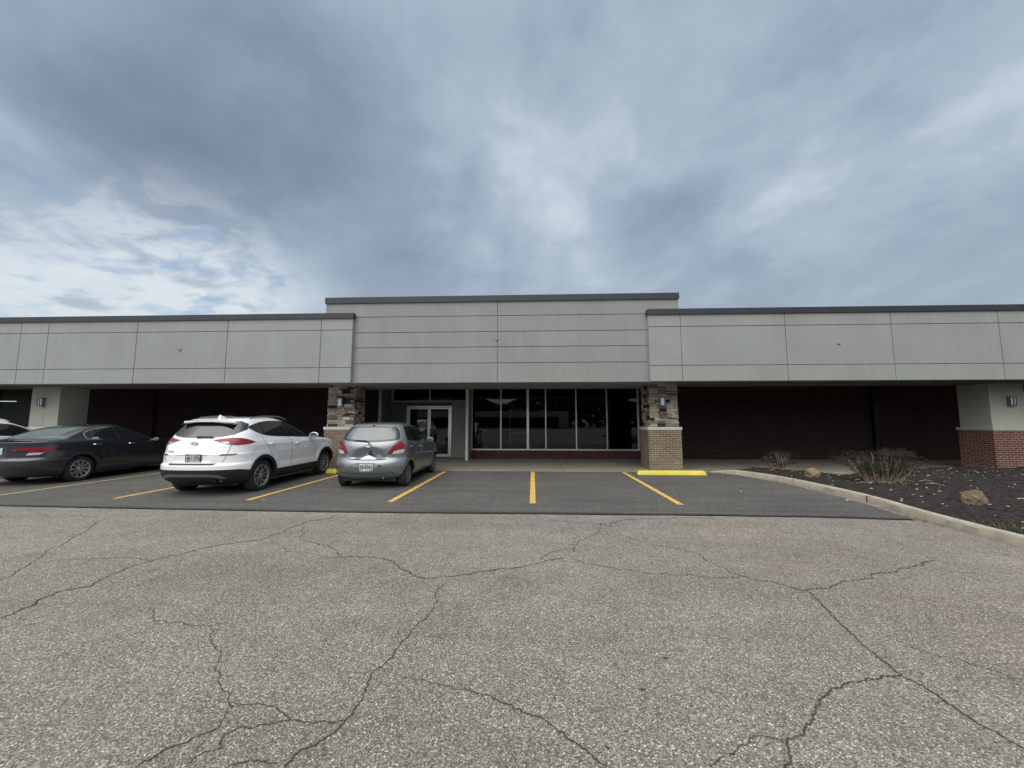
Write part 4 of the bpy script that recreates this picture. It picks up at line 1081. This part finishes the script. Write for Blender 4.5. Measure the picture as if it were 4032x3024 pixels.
# badge: a slanted H in an oval
p, n = on_rear(S, 0.0, 1.085, .012)
bm = BM(); tube(bm, ellipse_pts(0, p.y, p.z, .074, .04), .008, 6, False)
tube(bm, [(-.040, p.y, p.z - .022), (-.030, p.y, p.z + .004), (-.016, p.y, p.z + .026)], .007, 6); tube(bm, [(.040, p.y, p.z + .022), (.030, p.y, p.z - .004), (.016, p.y, p.z - .026)], .007, 6)
tube(bm, [(-.032, p.y, p.z + .002), (-.01, p.y, p.z + .006), (.01, p.y, p.z - .006), (.032, p.y, p.z - .002)], .007, 6)
obj('badge', bm, M['rim'], S['root'], smooth=True)
t = text_bm('TUCSON', .042, .002, .0006); p, n = on_rear(S, -.50, .915, .006); place_text(t, p); 
for v in t.verts:
    h_ = S['bvh'].ray_cast(Vector((v.co.x, -4, v.co.z)), Vector((0, 1, 0)))[0]; v.co.y = h_.y - .004 - (.004 if v.co.y < p.y else 0)
obj('badge_lettering', t, M['rim'], S['root'])
plate(S, .03, .785, 'HJU 3750', frame=True, off=.012)
bm = BM(); rows = []
for i in range(9):
    t_ = i / 8; x = .012 * (1 - t_); rows.append((t_, x))
q0 = [bm.verts.new(v) for v in ((-.03, -.22, 1.62), (.03, -.22, 1.62), (.03, -.05, 1.632), (-.03, -.05, 1.632), (-.006, -.20, 1.69), (.006, -.20, 1.69), (.01, -.10, 1.655), (-.01, -.10, 1.655))]
for f in ((0, 1, 5, 4), (1, 2, 6, 5), (2, 3, 7, 6), (3, 0, 4, 7), (4, 5, 6, 7)): bm.faces.new([q0[k] for k in f])
for v in bm.verts: v.co.z -= .008
obj('roof_antenna', bm, M['white_paint'], S['root'], smooth=True, angle=60)
for sx in (1, -1):
    bm = BM(); tube(bm, [(sx * .60, -.12, 1.575), (sx * .595, .0, 1.625), (sx * .585, .4, 1.655), (sx * .575, .9, 1.655), (sx * .575, 1.12, 1.625), (sx * .58, 1.25, 1.57)], [.012, .015, .016, .016, .014, .01], 8); obj('roof_rail', bm, M['grey_plastic'], S['root'], smooth=True)
ws = [(-.70, 1.12), (.70, 1.12), (.60, 1.53), (-.60, 1.53)]
decal(S, 'windscreen', [(x, z) for x, z in ws], 'front', M['car_glass'])
decal(S, 'grille', [(-.45, .55), (.45, .55), (.40, .88), (-.40, .88)], 'front', M['black_plastic'])
both(S, 'headlight', [(.50, .80), (.80, .84), (.78, .92), (.50, .88)], 'front', M['clear_lens'])

# ================= silver hatchback with a crushed tailgate
hatK = [(.20, -.38, 2.90, .72, .5), (.27, -.53, 3.04, .79, .52), (.36, -.60, 3.12, .825, .53), (.44, -.632, 3.15, .838, .54), (.52, -.645, 3.17, .845, .55), (.60, -.635, 3.17, .848, .55),
        (.655, -.605, 3.165, .847, .55), (.685, -.57, 3.16, .846, .54), (.72, -.555, 3.14, .845, .54), (.80, -.553, 3.08, .842, .53), (.88, -.55, 2.96, .837, .52), (.95, -.542, 2.80, .830, .50),
        (1.0, -.53, 2.62, .822, .48), (1.05, -.512, 2.40, .806, .47), (1.10, -.482, 2.22, .785, .45), (1.18, -.43, 2.04, .757, .42), (1.27, -.365, 1.84, .716, .38), (1.35, -.30, 1.64, .672, .35),
        (1.41, -.245, 1.46, .628, .32), (1.45, -.185, 1.28, .585, .30), (1.48, -.06, 1.10, .53, .3), (1.503, .16, .94, .44, .3), (1.517, .38, .80, .30, .25), (1.524, .55, .68, .05, .05)]
def hat_mod(pts):
    p = pts.copy(); x, y, z = p[:, 0], p[:, 1], p[:, 2]
    m = (y < -.2)
    # the dent: a broad basin with a sharp upper crease
    top = .975 - .55 * (np.abs(x - .04)) ** 1.6
    d = np.clip((top - z) / .20, 0, 1) * np.clip((z - .672) / .05, 0, 1) * np.clip((.42 - np.abs(x - .04)) / .16, 0, 1)
    p[:, 1] += m * d * (.085 + .012 * np.sin(x * 15 + z * 9))
    # licence plate recess in the bumper
    g = np.clip((.232 - np.abs(x - .0)) / .012, 0, 1) * np.clip((z - .425) / .015, 0, 1) * np.clip((.603 - z) / .01, 0, 1) * m
    p[:, 1] += .012 * g
    return p
H = build_car('parked_hatchback', 'silver hatchback with a crushed tailgate parked nose in beside the stone pillar', 'car', (-3.69, 9.22, 0), .3, hatK, M['silver_paint'], 2.46, .295, .185, .19, .80, 7, False, M['hubcap'], 'cap',
    arch=.045, n_r=2.35, mod=hat_mod, flare=.010)
hw_ = cs([(-.10, 1.135), (.05, 1.09), (.3, 1.065), (.8, 1.025), (1.4, .99), (1.75, .975)], 6) + cs([(1.83, .985), (1.70, 1.09), (1.45, 1.25), (1.15, 1.365), (.8, 1.41), (.4, 1.425), (.1, 1.41), (-.02, 1.37), (-.08, 1.25)], 6)
both(H, 'side_window', hw_, 'side', M['car_glass'])
for pts in ([(.18, 1.075), (.12, 1.41)], [(.86, 1.02), (.78, 1.412)]):
    both(H, 'window_divider', strip(pts, .04), 'side', M['black_plastic'], off=.008, rim=.006)
both(H, 'door_gap', strip(cs([(-.04, 1.12), (.02, .95), (.22, .74), (.40, .5), (.42, .3)], 5), .008), 'side', M['shut'], off=.0015, rim=.002)
both(H, 'door_gap', strip(cs([(.85, 1.02), (.92, .9), (.95, .6), (.93, .3)], 5), .008), 'side', M['shut'], off=.0015, rim=.002)
both(H, 'door_gap', strip(cs([(1.72, .97), (1.86, .85), (1.92, .6), (1.88, .3)], 5), .008), 'side', M['shut'], off=.0015, rim=.002)
handle(H, .05, .94, .83, M['silver_paint']); handle(H, .88, .90, .83, M['silver_paint'])
mirror_part(H, 1.42, 1.03, .82, M['mirror_glass'], M['silver_paint'], .95)
yrw = cs([(-.66, 1.13), (-.62, 1.105), (-.35, 1.075), (0, 1.062), (.35, 1.075), (.62, 1.105), (.66, 1.13)], 4) + cs([(.655, 1.2), (.60, 1.32), (.53, 1.395), (.48, 1.412), (0, 1.425), (-.48, 1.412), (-.53, 1.395), (-.60, 1.32), (-.655, 1.2)], 4)
decal(H, 'rear_window', yrw, 'rear', M['car_glass'], off=.004)
decal(H, 'rear_window_pane', [(x * .86, 1.25 + (z - 1.25) * .80) for x, z in yrw], 'rear', M['sky_tint_glass'], off=.0065, rim=.003)
bm = BM(); tube(bm, [(.06, -.548, 1.015), (.03, -.545, 1.06), (-.05, -.52, 1.095), (-.40, -.475, 1.115)], [.018, .014, .012, .007], 8); obj('rear_wiper', bm, M['black_plastic'], H['root'], smooth=True)
bm = BM(); box(bm, -.02, .03, -.235, -.19, 1.425, 1.45, .006); obj('high_brake_light', bm, M['shut'], H['root'])
ytl = cs([(.30, 1.075), (.20, 1.05), (.09, .97), (.03, .88), (-.025, .80)], 5) + [(.06, .80), (.10, .868), (.20, .885), (.345, .905), (.35, 1.0)]
both(H, 'tail_light', ytl, 'rq', M['red_lens'], off=.012, step=.03)
both(H, 'reversing_light', [(.062, .80), (.10, .865), (.20, .882), (.345, .902), (.345, .825), (.20, .80)], 'rq', M['clear_lens'], off=.010, step=.03)
both(H, 'tailgate_gap', strip(cs([(.33, 1.10), (.16, 1.05), (.06, .95), (-.035, .80), (-.09, .70)], 5), .010), 'rq', M['shut'], off=.0015, rim=.002)
decal(H, 'tailgate_gap', strip(cs([(-.45, .695), (-.2, .672), (0, .668), (.2, .672), (.45, .695)], 5), .012), 'rear', M['shut'], off=.0015, rim=.002)
decal(H, 'bumper_gap', strip(cs([(-.62, .385), (-.3, .368), (0, .365), (.3, .368), (.62, .385)], 5), .012), 'rear', M['shut'], off=.0015, rim=.002)
# bent chrome trim hanging at the foot of the tailgate, and the lock left exposed above it
bm = BM(); rows = []
for i in range(21):
    x = -.16 + .40 * i / 20; zt = .685 + .085 * max(0, 1 - abs((x - .04) / .2) ** 1.3)
    rows.append([bm.verts.new((x, -.575 + .02 * math.sin(i), .682 + random.uniform(-.002, .002))), bm.verts.new((x, -.545, zt)), bm.verts.new((x, -.52, zt - .006)), bm.verts.new((x, -.55, .676))])
for a, b in zip(rows[:-1], rows[1:]):
    for k in range(4): bm.faces.new((a[k], b[k], b[(k + 1) % 4], a[(k + 1) % 4]))
bm.faces.new(rows[0][::-1]); bm.faces.new(rows[-1]); bmesh.ops.recalc_face_normals(bm, faces=bm.faces)
o = obj('bent_trim', bm, M['white_paint'], H['root'], smooth=True, angle=40); tag(o, 'bent pale trim hanging below the dent')
bm = BM(); tube(bm, ellipse_pts(.05, -.515, .825, .022, .03, 16), .012, 8, False); tube(bm, [(.05, -.515, .80), (.055, -.52, .76)], .014, 8); obj('tailgate_lock', bm, M['black_plastic'], H['root'], smooth=True)
p, n = on_rear(H, .03, .995, .012)
bm = BM(); tube(bm, ellipse_pts(.03, p.y, p.z, .062, .042), .006, 6, False); tube(bm, ellipse_pts(.03, p.y, p.z + .014, .040, .018), .005, 6, False); tube(bm, ellipse_pts(.03, p.y, p.z, .017, .040), .005, 6, False)
obj('badge', bm, M['chrome'], H['root'], smooth=True)
for s_, x_ in (('TOYOTA', -.40), ('YARIS', .42)):
    t = text_bm(s_, .036, .002, .0004); place_text(t, (x_, 0, .945))
    for v in t.verts:
        h_ = H['bvh'].ray_cast(Vector((v.co.x, -4, v.co.z)), Vector((0, 1, 0)))[0]; v.co.y = h_.y - .004 - (.003 if v.co.y < 0 else 0)
    obj('badge_lettering', t, M['rim'], H['root'])
plate(H, .03, .515, 'JIB·8243', frame=False, off=.008)
for x_, z_, s_ in ((.325, .545, 1.), (-.34, .525, .5)):
    decal(H, 'bumper_scrape', [(x_ - .05 * s_, z_ - .012 * s_), (x_ - .03 * s_, z_ + .022 * s_), (x_ + .02 * s_, z_ + .012 * s_), (x_ + .05 * s_, z_ - .008 * s_), (x_ + .03 * s_, z_ - .032 * s_), (x_, z_ - .018 * s_)], 'rear', M['shut'], off=.0015, rim=.002)
bm = BM(); tube(bm, [(.38, .1, .25), (.38, -.52, .265)], [.02, .02], 12); lathe = None
tube(bm, [(.38, .0, .26), (.38, -.35, .26)], [.075, .075], 16); obj('exhaust_pipe', bm, M['exhaust'], H['root'], smooth=True, angle=40)
bm = BM(); tube(bm, [(0, .30, 1.51), (-.01, .22, 1.56), (-.03, .08, 1.68)], [.012, .006, .004], 6); obj('roof_antenna', bm, M['black_plastic'], H['root'], smooth=True)
decal(H, 'windscreen', [(-.62, 1.02), (.62, 1.02), (.50, 1.42), (-.50, 1.42)], 'front', M['car_glass'])
both(H, 'headlight', [(.42, .66), (.76, .72), (.74, .84), (.46, .76)], 'front', M['clear_lens'])

# ================= charcoal sedan
sedK = [(.19, -.70, 3.5, .80, .6), (.26, -.90, 3.66, .87, .62), (.34, -.99, 3.75, .90, .62), (.42, -1.035, 3.80, .914, .62), (.50, -1.05, 3.83, .921, .62), (.60, -1.055, 3.84, .924, .62),
        (.64, -1.04, 3.84, .924, .62), (.665, -1.012, 3.83, .923, .62), (.74, -1.005, 3.80, .921, .62), (.82, -1.0, 3.74, .917, .61), (.88, -.998, 3.62, .91, .6), (.93, -.996, 3.35, .902, .59),
        (.97, -1.0, 2.95, .893, .58), (1.0, -1.005, 2.60, .884, .56), (1.03, -1.01, 2.36, .872, .54), (1.05, -1.005, 2.27, .86, .53), (1.062, -.97, 2.23, .85, .52), (1.075, -.80, 2.19, .838, .46), (1.088, -.60, 2.16, .828, .34),
        (1.10, -.50, 2.13, .82, .26), (1.15, -.40, 2.05, .795, .24), (1.20, -.29, 1.93, .768, .24), (1.26, -.15, 1.78, .736, .24), (1.32, .0, 1.62, .70, .24), (1.38, .20, 1.42, .655, .24),
        (1.42, .42, 1.25, .605, .24), (1.445, .62, 1.12, .52, .24), (1.46, .80, 1.03, .38, .2), (1.468, .90, .96, .05, .05)]
A = build_car('parked_sedan', 'charcoal grey sedan parked nose in at the left, left of the white SUV', 'car', (-12.46, 9.56, 0), 0, sedK, M['grey_paint'], 2.80, .325, .215, .222, .905, 10, False, M['rim'],
    arch=.045, n_r=2.45, flare=.014)
aw = cs([(.09, 1.235), (.10, 1.14), (.17, 1.07), (.38, 1.045), (.9, 1.02), (1.5, .995), (2.05, .975)], 6) + cs([(2.14, .985), (1.95, 1.07), (1.70, 1.22), (1.45, 1.32), (1.2, 1.375), (.9, 1.395), (.65, 1.38), (.38, 1.34), (.19, 1.29)], 6)
both(A, 'window_surround', aw, 'side', M['chrome'], off=.003)
both(A, 'side_window', [(.97 + (y - .97) * .972, 1.185 + (z - 1.185) * .925) for y, z in aw], 'side', M['car_glass'], off=.0065)
for pts in ([(.48, 1.05), (.38, 1.30)], [(.93, 1.03), (.88, 1.385)]):
    both(A, 'window_divider', strip(pts, .03), 'side', M['black_plastic'], off=.010, rim=.006)
both(A, 'door_gap', strip(cs([(.20, 1.05), (.16, .9), (.28, .75), (.42, .55), (.45, .3)], 5), .008), 'side', M['shut'], off=.0015, rim=.002)
both(A, 'door_gap', strip(cs([(.95, 1.01), (1.02, .9), (1.04, .6), (1.02, .28)], 5), .008), 'side', M['shut'], off=.0015, rim=.002)
both(A, 'shoulder_line', strip(cs([(-.55, .955), (.2, .95), (1.2, .93), (2.4, .90)], 5), .006), 'side', M['shut'], off=.0015, rim=.002)
handle(A, .34, .93, .9, M['chrome']); handle(A, 1.24, .91, .9, M['chrome'])
mirror_part(A, 1.90, .99, .85, M['mirror_glass'], M['grey_paint'], .85)
decal(A, 'rear_window', cs([(-.62, 1.112), (-.3, 1.105), (0, 1.105), (.3, 1.105), (.62, 1.112)], 3) + [(.59, 1.2), (.54, 1.33), (.50, 1.385), (.40, 1.40), (0, 1.405), (-.40, 1.40), (-.50, 1.385), (-.54, 1.33), (-.59, 1.2)], 'rear', M['sky_tint_glass'], off=.004, step=.02)
both(A, 'tail_light', [(-.42, .905), (-.20, .91), (0, .925), (.32, .935), (.20, .86), (.08, .80), (-.15, .795), (-.20, .86), (-.42, .862)], 'rq', M['red_lens'], off=.010, step=.03)
both(A, 'reversing_light', [(-.17, .793), (.07, .797), (.0, .745), (-.22, .74)], 'rq', M['clear_lens'], off=.009, step=.03)
both(A, 'tail_light_strip', [(-.46, .858), (-.205, .855), (-.205, .843), (-.46, .846)], 'rq', M['chrome'], off=.012, step=.03)
decal(A, 'boot_gap', strip(cs([(-.72, .96), (-.3, .957), (.3, .957), (.72, .96)], 4), .010), 'rear', M['shut'], off=.0015, rim=.002)
both(A, 'boot_gap', strip(cs([(-.2, .82), (-.26, .74), (-.34, .66)], 4), .008), 'rq', M['shut'], off=.0015, rim=.002)
bm = BM(); rows = []
for i in range(31):
    x = -.62 + 1.24 * i / 30; f = abs(x / .62) ** 2; yb = -1.03 + .14 * f
    rows.append([bm.verts.new(q) for q in ((x, yb + .14, 1.066), (x, yb + .05, 1.082 - .012 * f), (x, yb, 1.084 - .014 * f), (x, yb + .01, 1.066 - .01 * f), (x, yb + .10, 1.052))])
for a, b in zip(rows[:-1], rows[1:]):
    for k in range(5): bm.faces.new((a[k], b[k], b[(k + 1) % 5], a[(k + 1) % 5]))
bm.faces.new(rows[0][::-1]); bm.faces.new(rows[-1]); bmesh.ops.recalc_face_normals(bm, faces=bm.faces)
obj('rear_spoiler', bm, M['grey_paint'], A['root'], smooth=True, angle=40)
plate(A, .0, .835, '', frame=True, off=.012)
p, n = on_rear(A, 0, 1.005, .012)
bm = BM(); tube(bm, [(-.045, p.y, p.z + .035), (.045, p.y, p.z + .035), (.035, p.y, p.z - .035), (-.035, p.y, p.z - .035), (-.045, p.y, p.z + .035)], .005, 6)
tube(bm, [(-.024, p.y, p.z + .025), (-.018, p.y, p.z - .025)], .007, 6); tube(bm, [(.024, p.y, p.z + .025), (.018, p.y, p.z - .025)], .007, 6); tube(bm, [(-.02, p.y, p.z), (.02, p.y, p.z)], .006, 6); obj('badge', bm, M['chrome'], A['root'], smooth=True)
bm = BM(); box(bm, .28, .42, .12, .125, 1.06, 1.13); 
decal(A, 'windscreen', [(-.68, 1.04), (.68, 1.04), (.56, 1.39), (-.56, 1.39)], 'front', M['car_glass']); bm.free()
bm = BM(); tube(bm, [(-.55, -.80, .27), (-.55, -1.02, .27)], .035, 12); obj('exhaust_tip', bm, M['exhaust'], A['root'], smooth=True)
both(A, 'sticker', [(.24, 1.075), (.40, 1.075), (.40, 1.12), (.25, 1.115)], 'side', M['tissue'], off=.009, rim=.002)
both(A, 'headlight', [(.45, .66), (.84, .70), (.80, .80), (.48, .76)], 'front', M['clear_lens'])

# ================= white crossover at the left edge
W = build_car('parked_crossover', 'white car cut off by the left edge, its roof showing over the charcoal sedan', 'car', (-15.35, 8.95, 0), 0, [(k[0] if k[0] < 1 else 1 + (k[0] - 1) * 1.06, k[1], k[2] + (.12 if k[0] > 1.5 else 0), k[3] + (.05 if k[0] > 1.55 and k[3] > .3 else 0), k[4]) for k in suvK], M['white_paint'], 2.67, .345, .225, .232, .905, 5, True, M['rim'],
    arch=.05, n_r=2.5, flare=.012)
ww = cs([(-.40, 1.36), (-.2, 1.24), (.05, 1.19), (.85, 1.15), (1.5, 1.12), (1.97, 1.10)], 6) + cs([(1.98, 1.13), (1.84, 1.20), (1.62, 1.34), (1.42, 1.43), (1.15, 1.475), (.8, 1.485), (.35, 1.475), (.0, 1.44), (-.3, 1.38)], 6)
both(W, 'side_window', ww, 'side', M['car_glass']); both(W, 'window_divider', strip([(.94, 1.15), (.86, 1.48)], .035), 'side', M['black_plastic'], off=.008, rim=.006)
mirror_part(W, 1.9, 1.13, .90, M['mirror_glass'], M['white_paint'], 1.0)
both(W, 'tail_light', tl, 'rq', M['red_lens'], off=.010); handle(W, .25, 1.0, .92, M['white_paint']); handle(W, 1.24, .97, .92, M['white_paint'])
decal(W, 'rear_window', [(x * .85, 1.22 + (z - 1.22) * .8) for x, z in rw], 'rear', M['car_glass'])
decal(W, 'windscreen', ws, 'front', M['car_glass'])
# ------------------------------------------------------------------ shrubs, rocks, litter
def shrub(x, y, wid, hgt, ncane, ntwig, label, rs):
    rr_ = random.Random(rs); z0 = mulch_z(x, y) - .01
    t = thing('dormant_shrub', label, 'shrub', (x, y, z0), 0, 'dormant shrubs in the mulch')
    canes = BM(); tw = BM(); tops = []
    for k in range(ncane):
        a = rr_.uniform(0, 2 * math.pi); q_ = math.sqrt(rr_.random()); r0 = q_ * .24 * wid; lean = q_ * rr_.uniform(.35, .95)
        b = Vector((math.cos(a) * r0, math.sin(a) * r0 * .8, 0)); L = hgt * rr_.uniform(.35, .95) * (1.05 - .25 * q_); d = Vector((math.cos(a + rr_.uniform(-.5, .5)) * lean, math.sin(a) * lean, 1)).normalized()
        pts = [b]; wob_ = Vector((rr_.uniform(-.03, .03), rr_.uniform(-.03, .03), 0))
        for i in range(1, 5): pts.append(b + d * L * i / 4 + wob_ * i * (4 - i) * .35 + Vector((rr_.uniform(-.012, .012), rr_.uniform(-.012, .012), 0)))
        r_ = rr_.choice((.004, .006, .008, .012)); tube(canes, pts, [r_, r_ * .9, r_ * .8, r_ * .6, r_ * .35], 5)
        tops.append((pts, d))
    clumps = []
    for k in range(int(14 + wid * 12)):
        pts, d = rr_.choice(tops); clumps.append((pts[rr_.choice((3, 4, 4))] + Vector((rr_.uniform(-.1, .1), rr_.uniform(-.1, .1), rr_.uniform(-.02, .08))) * wid, rr_.uniform(.06, .15) * (wid * .45 + .3)))
    for k in range(ntwig):
        if rr_.random() < .30:
            pts, d = rr_.choice(tops); p = pts[rr_.choice((2, 3, 4))].copy(); sp = .10
        else:
            c_, sp = rr_.choice(clumps); p = c_ + Vector((rr_.gauss(0, 1) * 1.25, rr_.gauss(0, 1) * 1.1, rr_.gauss(0, .42))) * sp
        p.z = max(p.z, .06)
        dd = Vector((rr_.uniform(-1, 1), rr_.uniform(-1, 1), rr_.uniform(-.35, .45))).normalized() * rr_.uniform(.05, .14)
        q = [p, p + dd * .5 + Vector((0, 0, rr_.uniform(-.015, .02))), p + dd]
        rr0 = rr_.uniform(.0018, .0045); tube(tw, q, [rr0, rr0 * .8, rr0 * .5], 3, False)
        if rr_.random() < .5:
            s = rr_.uniform(.010, .026); c = p + dd; u = Vector((rr_.uniform(-1, 1), rr_.uniform(-1, 1), rr_.uniform(-.4, .4))).normalized(); v = u.cross(Vector((.3, .5, .8))).normalized()
            tw.faces.new([tw.verts.new(c + u * s), tw.verts.new(c + v * s * .6), tw.verts.new(c - u * s), tw.verts.new(c - v * s * .5)])
    obj('canes', canes, M['cane'], t); obj('twigs', tw, M['twig'], t)
    # a few broken canes lying on the mulch
    bm = BM()
    for k in range(int(6 + wid * 7)):
        a = rr_.uniform(0, 2 * math.pi); r0 = rr_.uniform(.2, .55) * wid; p = Vector((math.cos(a) * r0, math.sin(a) * r0 * .8 - .05, .03)); a2 = a + rr_.uniform(-.8, .8); L = rr_.uniform(.1, .35) * (wid / 1.6 * .5 + .5)
        tube(bm, [p, p + Vector((math.cos(a2) * L * .5, math.sin(a2) * L * .5, .03)), p + Vector((math.cos(a2) * L, math.sin(a2) * L, .0))], [.006, .005, .003], 5)
    obj('fallen_canes', bm, M['cane'], t)
shrub(8.17, 9.45, 1.45, .76, 130, 4300, 'large dormant shrub of pale canes with dark twiggy top in the dark mulch', 5)
shrub(7.42, 12.02, .74, .56, 80, 1700, 'small dormant shrub at the back corner of the mulch by the walkway', 9)
def rock(x, y, dims, rot, mat, label, seed):
    bm = BM(); bmesh.ops.create_icosphere(bm, subdivisions=5, radius=1); rr_ = random.Random(seed)
    planes = [(Vector((rr_.uniform(-1, 1), rr_.uniform(-1, 1), rr_.uniform(-.6, 1))).normalized(), rr_.uniform(.62, .9)) for _ in range(16)]
    for v in bm.verts:
        d = v.co.normalized(); s = 1.
        for n, h in planes:
            c = d.dot(n)
            if c > 0: s = min(s, h / c)
        s *= 1 + .05 * math.sin(d.x * 9 + seed) * math.sin(d.z * 8) + .035 * math.sin(d.y * 21 + d.x * 17) + .02 * math.sin(d.z * 43 + d.x * 31) + rr_.uniform(-.012, .012)
        v.co = Vector((d.x * dims[0], d.y * dims[1], d.z * dims[2])) * s
    bmesh.ops.rotate(bm, verts=bm.verts, cent=(0, 0, 0), matrix=Matrix.Rotation(rot, 3, 'Z'))
    o = obj('rock', bm, mat, smooth=True, angle=25, loc=(x, y, mulch_z(x, y) + dims[2] * .45)); tag(o, label, 'rock', 'rocks in the mulch')
rock(6.99, 9.98, (.20, .15, .14), .2, M['rock'], 'tan rounded rock near the kerb left of the large shrub', 3)
rock(7.62, 7.12, (.185, .15, .18), -.4, M['rock2'], 'brown angular rock alone in the mulch nearest the camera', 8)
# fallen branch across the mulch
bm = BM(); tube(bm, [(8.2, 7.35, .16), (9.2, 7.5, .175), (10.4, 7.45, .18)], [.008, .007, .004], 6); o = obj('fallen_branch', bm, M['cane']); tag(o, 'thin pale fallen branch on the mulch right of the brown rock', 'branch')
bm = BM(); tube(bm, catmull([(6.18, 8.0, .02), (6.28, 7.75, .025), (6.24, 7.5, .02), (6.36, 7.35, .02)], 5), .006, 6); o = obj('fallen_branch', bm, M['cane']); tag(o, 'thin curved twig on the asphalt against the kerb', 'branch')
# weeds at the kerb
bm = BM(); rr_ = random.Random(4)
for k in range(260):
    x = 6.42 + rr_.gauss(0, .12); y = 5.45 + rr_.gauss(0, .25); h = rr_.uniform(.02, .06); a = rr_.uniform(0, 6.28); w_ = .006
    d = Vector((math.cos(a), math.sin(a), 0)); p = Vector((x, y, mulch_z(x, y)))
    bm.faces.new([bm.verts.new(p - d * w_), bm.verts.new(p + d * w_), bm.verts.new(p + d * .01 + Vector((rr_.uniform(-.03, .03), rr_.uniform(-.03, .03), h)))])
o = obj('weeds', bm, M['grass']); tag(o, 'low green weeds at the edge of the mulch bed', 'weeds', None, 'stuff')
# litter and dead leaves against the kerb and on the asphalt
def flat_bits(name, spots, mat, s, label, cat, z=.014):
    bm = BM(); rr_ = random.Random(len(spots))
    for (x, y) in spots:
        a = rr_.uniform(0, 6.28); k = s * rr_.uniform(.6, 1.3); n = 6
        vs = [bm.verts.new((x + math.cos(a + 6.283 * i / n) * k * rr_.uniform(.6, 1.2), y + math.sin(a + 6.283 * i / n) * k * .6 * rr_.uniform(.6, 1.2), z + rr_.uniform(.002, .012))) for i in range(n)]
        bm.faces.new(vs)
    o = obj(name, bm, mat); tag(o, label, cat, None, 'stuff'); return o
rr_ = random.Random(12)
flat_bits('leaf_litter', [(6.08 + rr_.gauss(0, .035), 6.5 + rr_.gauss(0, .28)) for _ in range(60)], M['leaf'], .02, 'dead leaves gathered at the foot of the kerb', 'leaves', .012)
flat_bits('paper_litter', [(5.75, 11.35), (5.95, 11.1), (6.1, 10.3), (6.15, 10.45), (6.22, 9.8), (6.28, 9.2), (1.35, 9.9), (3.2, 9.0), (-1.1, 10.3), (-5.15, 7.4), (-4.5, 8.95), (2.6, 9.4), (4.6, 8.8), (6.12, 7.9)], M['fleck'], .028, 'bits of pale litter on the asphalt', 'litter', .018)
flat_bits('asphalt_spots', [(.64, 2.41), (.36, 2.0), (.88, 2.72)], M['crack'], .022, 'small dark tar spots on the old asphalt', 'spots', -.006)
flat_bits('rust_spots', [(.70, 3.16), (.72, 3.12), (.76, 3.02), (1.9, 3.28)], M['leaf'], .022, 'small rusty spots on the old asphalt', 'spots', -.006)

# ------------------------------------------------------------------ across the lot, behind the camera (seen as reflections in the glass)
bm = BM(); box(bm, -45, 8, -62, -48, 0, 3.6, .02); fb = obj('far_building', bm, M['far_wall']); tag(fb, 'low pale building across the parking lot behind the viewer', 'building')
bm = BM(); box(bm, -43, 6, -47.99, -47.9, .3, 2.3); obj('window_strip', bm, M['dark_glass'], fb)
def far_tree(x, y, h, seed):
    rr_ = random.Random(seed); t = thing('bare_tree', 'bare winter tree across the lot behind the viewer', 'tree', (x, y, 0), 0, 'bare trees across the lot')
    bm = BM(); tips = []
    tube(bm, [(0, 0, 0), (.05, 0, h * .2), (0, .1, h * .4)], [h * .025, h * .02, h * .016], 7)
    for k in range(16):
        a = rr_.uniform(0, 6.28); z = h * rr_.uniform(.2, .42); L = h * rr_.uniform(.3, .55); d = Vector((math.cos(a) * .6, math.sin(a) * .6, rr_.uniform(.5, 1.1))).normalized()
        p = Vector((0, 0, z)); q = p + d * L; tube(bm, [p, (p + q) / 2 + Vector((0, 0, .2)), q], [h * .010, h * .006, h * .003], 5); tips += [q, (p + q) / 2]
    obj('trunk', bm, M['bark'], t)
    bm = BM()
    for k in range(1400):
        p = rr_.choice(tips) + Vector((rr_.gauss(0, 1), rr_.gauss(0, 1), rr_.gauss(0, .8))) * h * .07; d = Vector((rr_.uniform(-1, 1), rr_.uniform(-1, 1), rr_.uniform(-.2, 1))).normalized() * h * .07; s = d.cross(Vector((.3, .2, 1))).normalized() * h * .003
        bm.faces.new([bm.verts.new(p - s), bm.verts.new(p + s), bm.verts.new(p + d)])
    obj('crown', bm, M['bark'], t)
    return t
bm = BM(); rr_ = random.Random(77)
for k in range(13000):
    x = rr_.uniform(-90, 90); h = 8.3 + 1.6 * math.sin(x * .13) + 1.3 * math.sin(x * .37 + 1); y = -72 + rr_.uniform(-5, 5); z = h * rr_.random() ** .7; s = rr_.uniform(.35, .9)
    u = Vector((rr_.uniform(-1, 1), rr_.uniform(-1, 1), rr_.uniform(-1, 1))).normalized(); v = u.cross(Vector((.2, 1, .4))).normalized(); c = Vector((x, y, z))
    bm.faces.new([bm.verts.new(c + u * s), bm.verts.new(c + v * s), bm.verts.new(c - u * s), bm.verts.new(c - v * s)])
o = obj('wooded_hill', bm, M['hill_leaf']); tag(o, 'dark mass of trees beyond the lot behind the viewer', 'woods', None, 'stuff')
tree0 = far_tree(-30, -66, 10, 1)
for k, (x, y, s) in enumerate([(-52, -64, 1.1), (-41, -66, .9), (-20, -65, 1.15), (-10, -66, .85), (1, -64, 1.05), (11, -60, 1.2), (20, -62, .95), (29, -58, 1.25), (38, -61, 1.0), (48, -60, 1.1)]):
    t = tree0.copy(); C.objects.link(t); t.location = (x, y, 0); t.scale = (s, s, s); t.rotation_euler = (0, 0, k * 1.3)
    for ch in list(tree0.children):
        c = ch.copy(); C.objects.link(c); c.parent = t
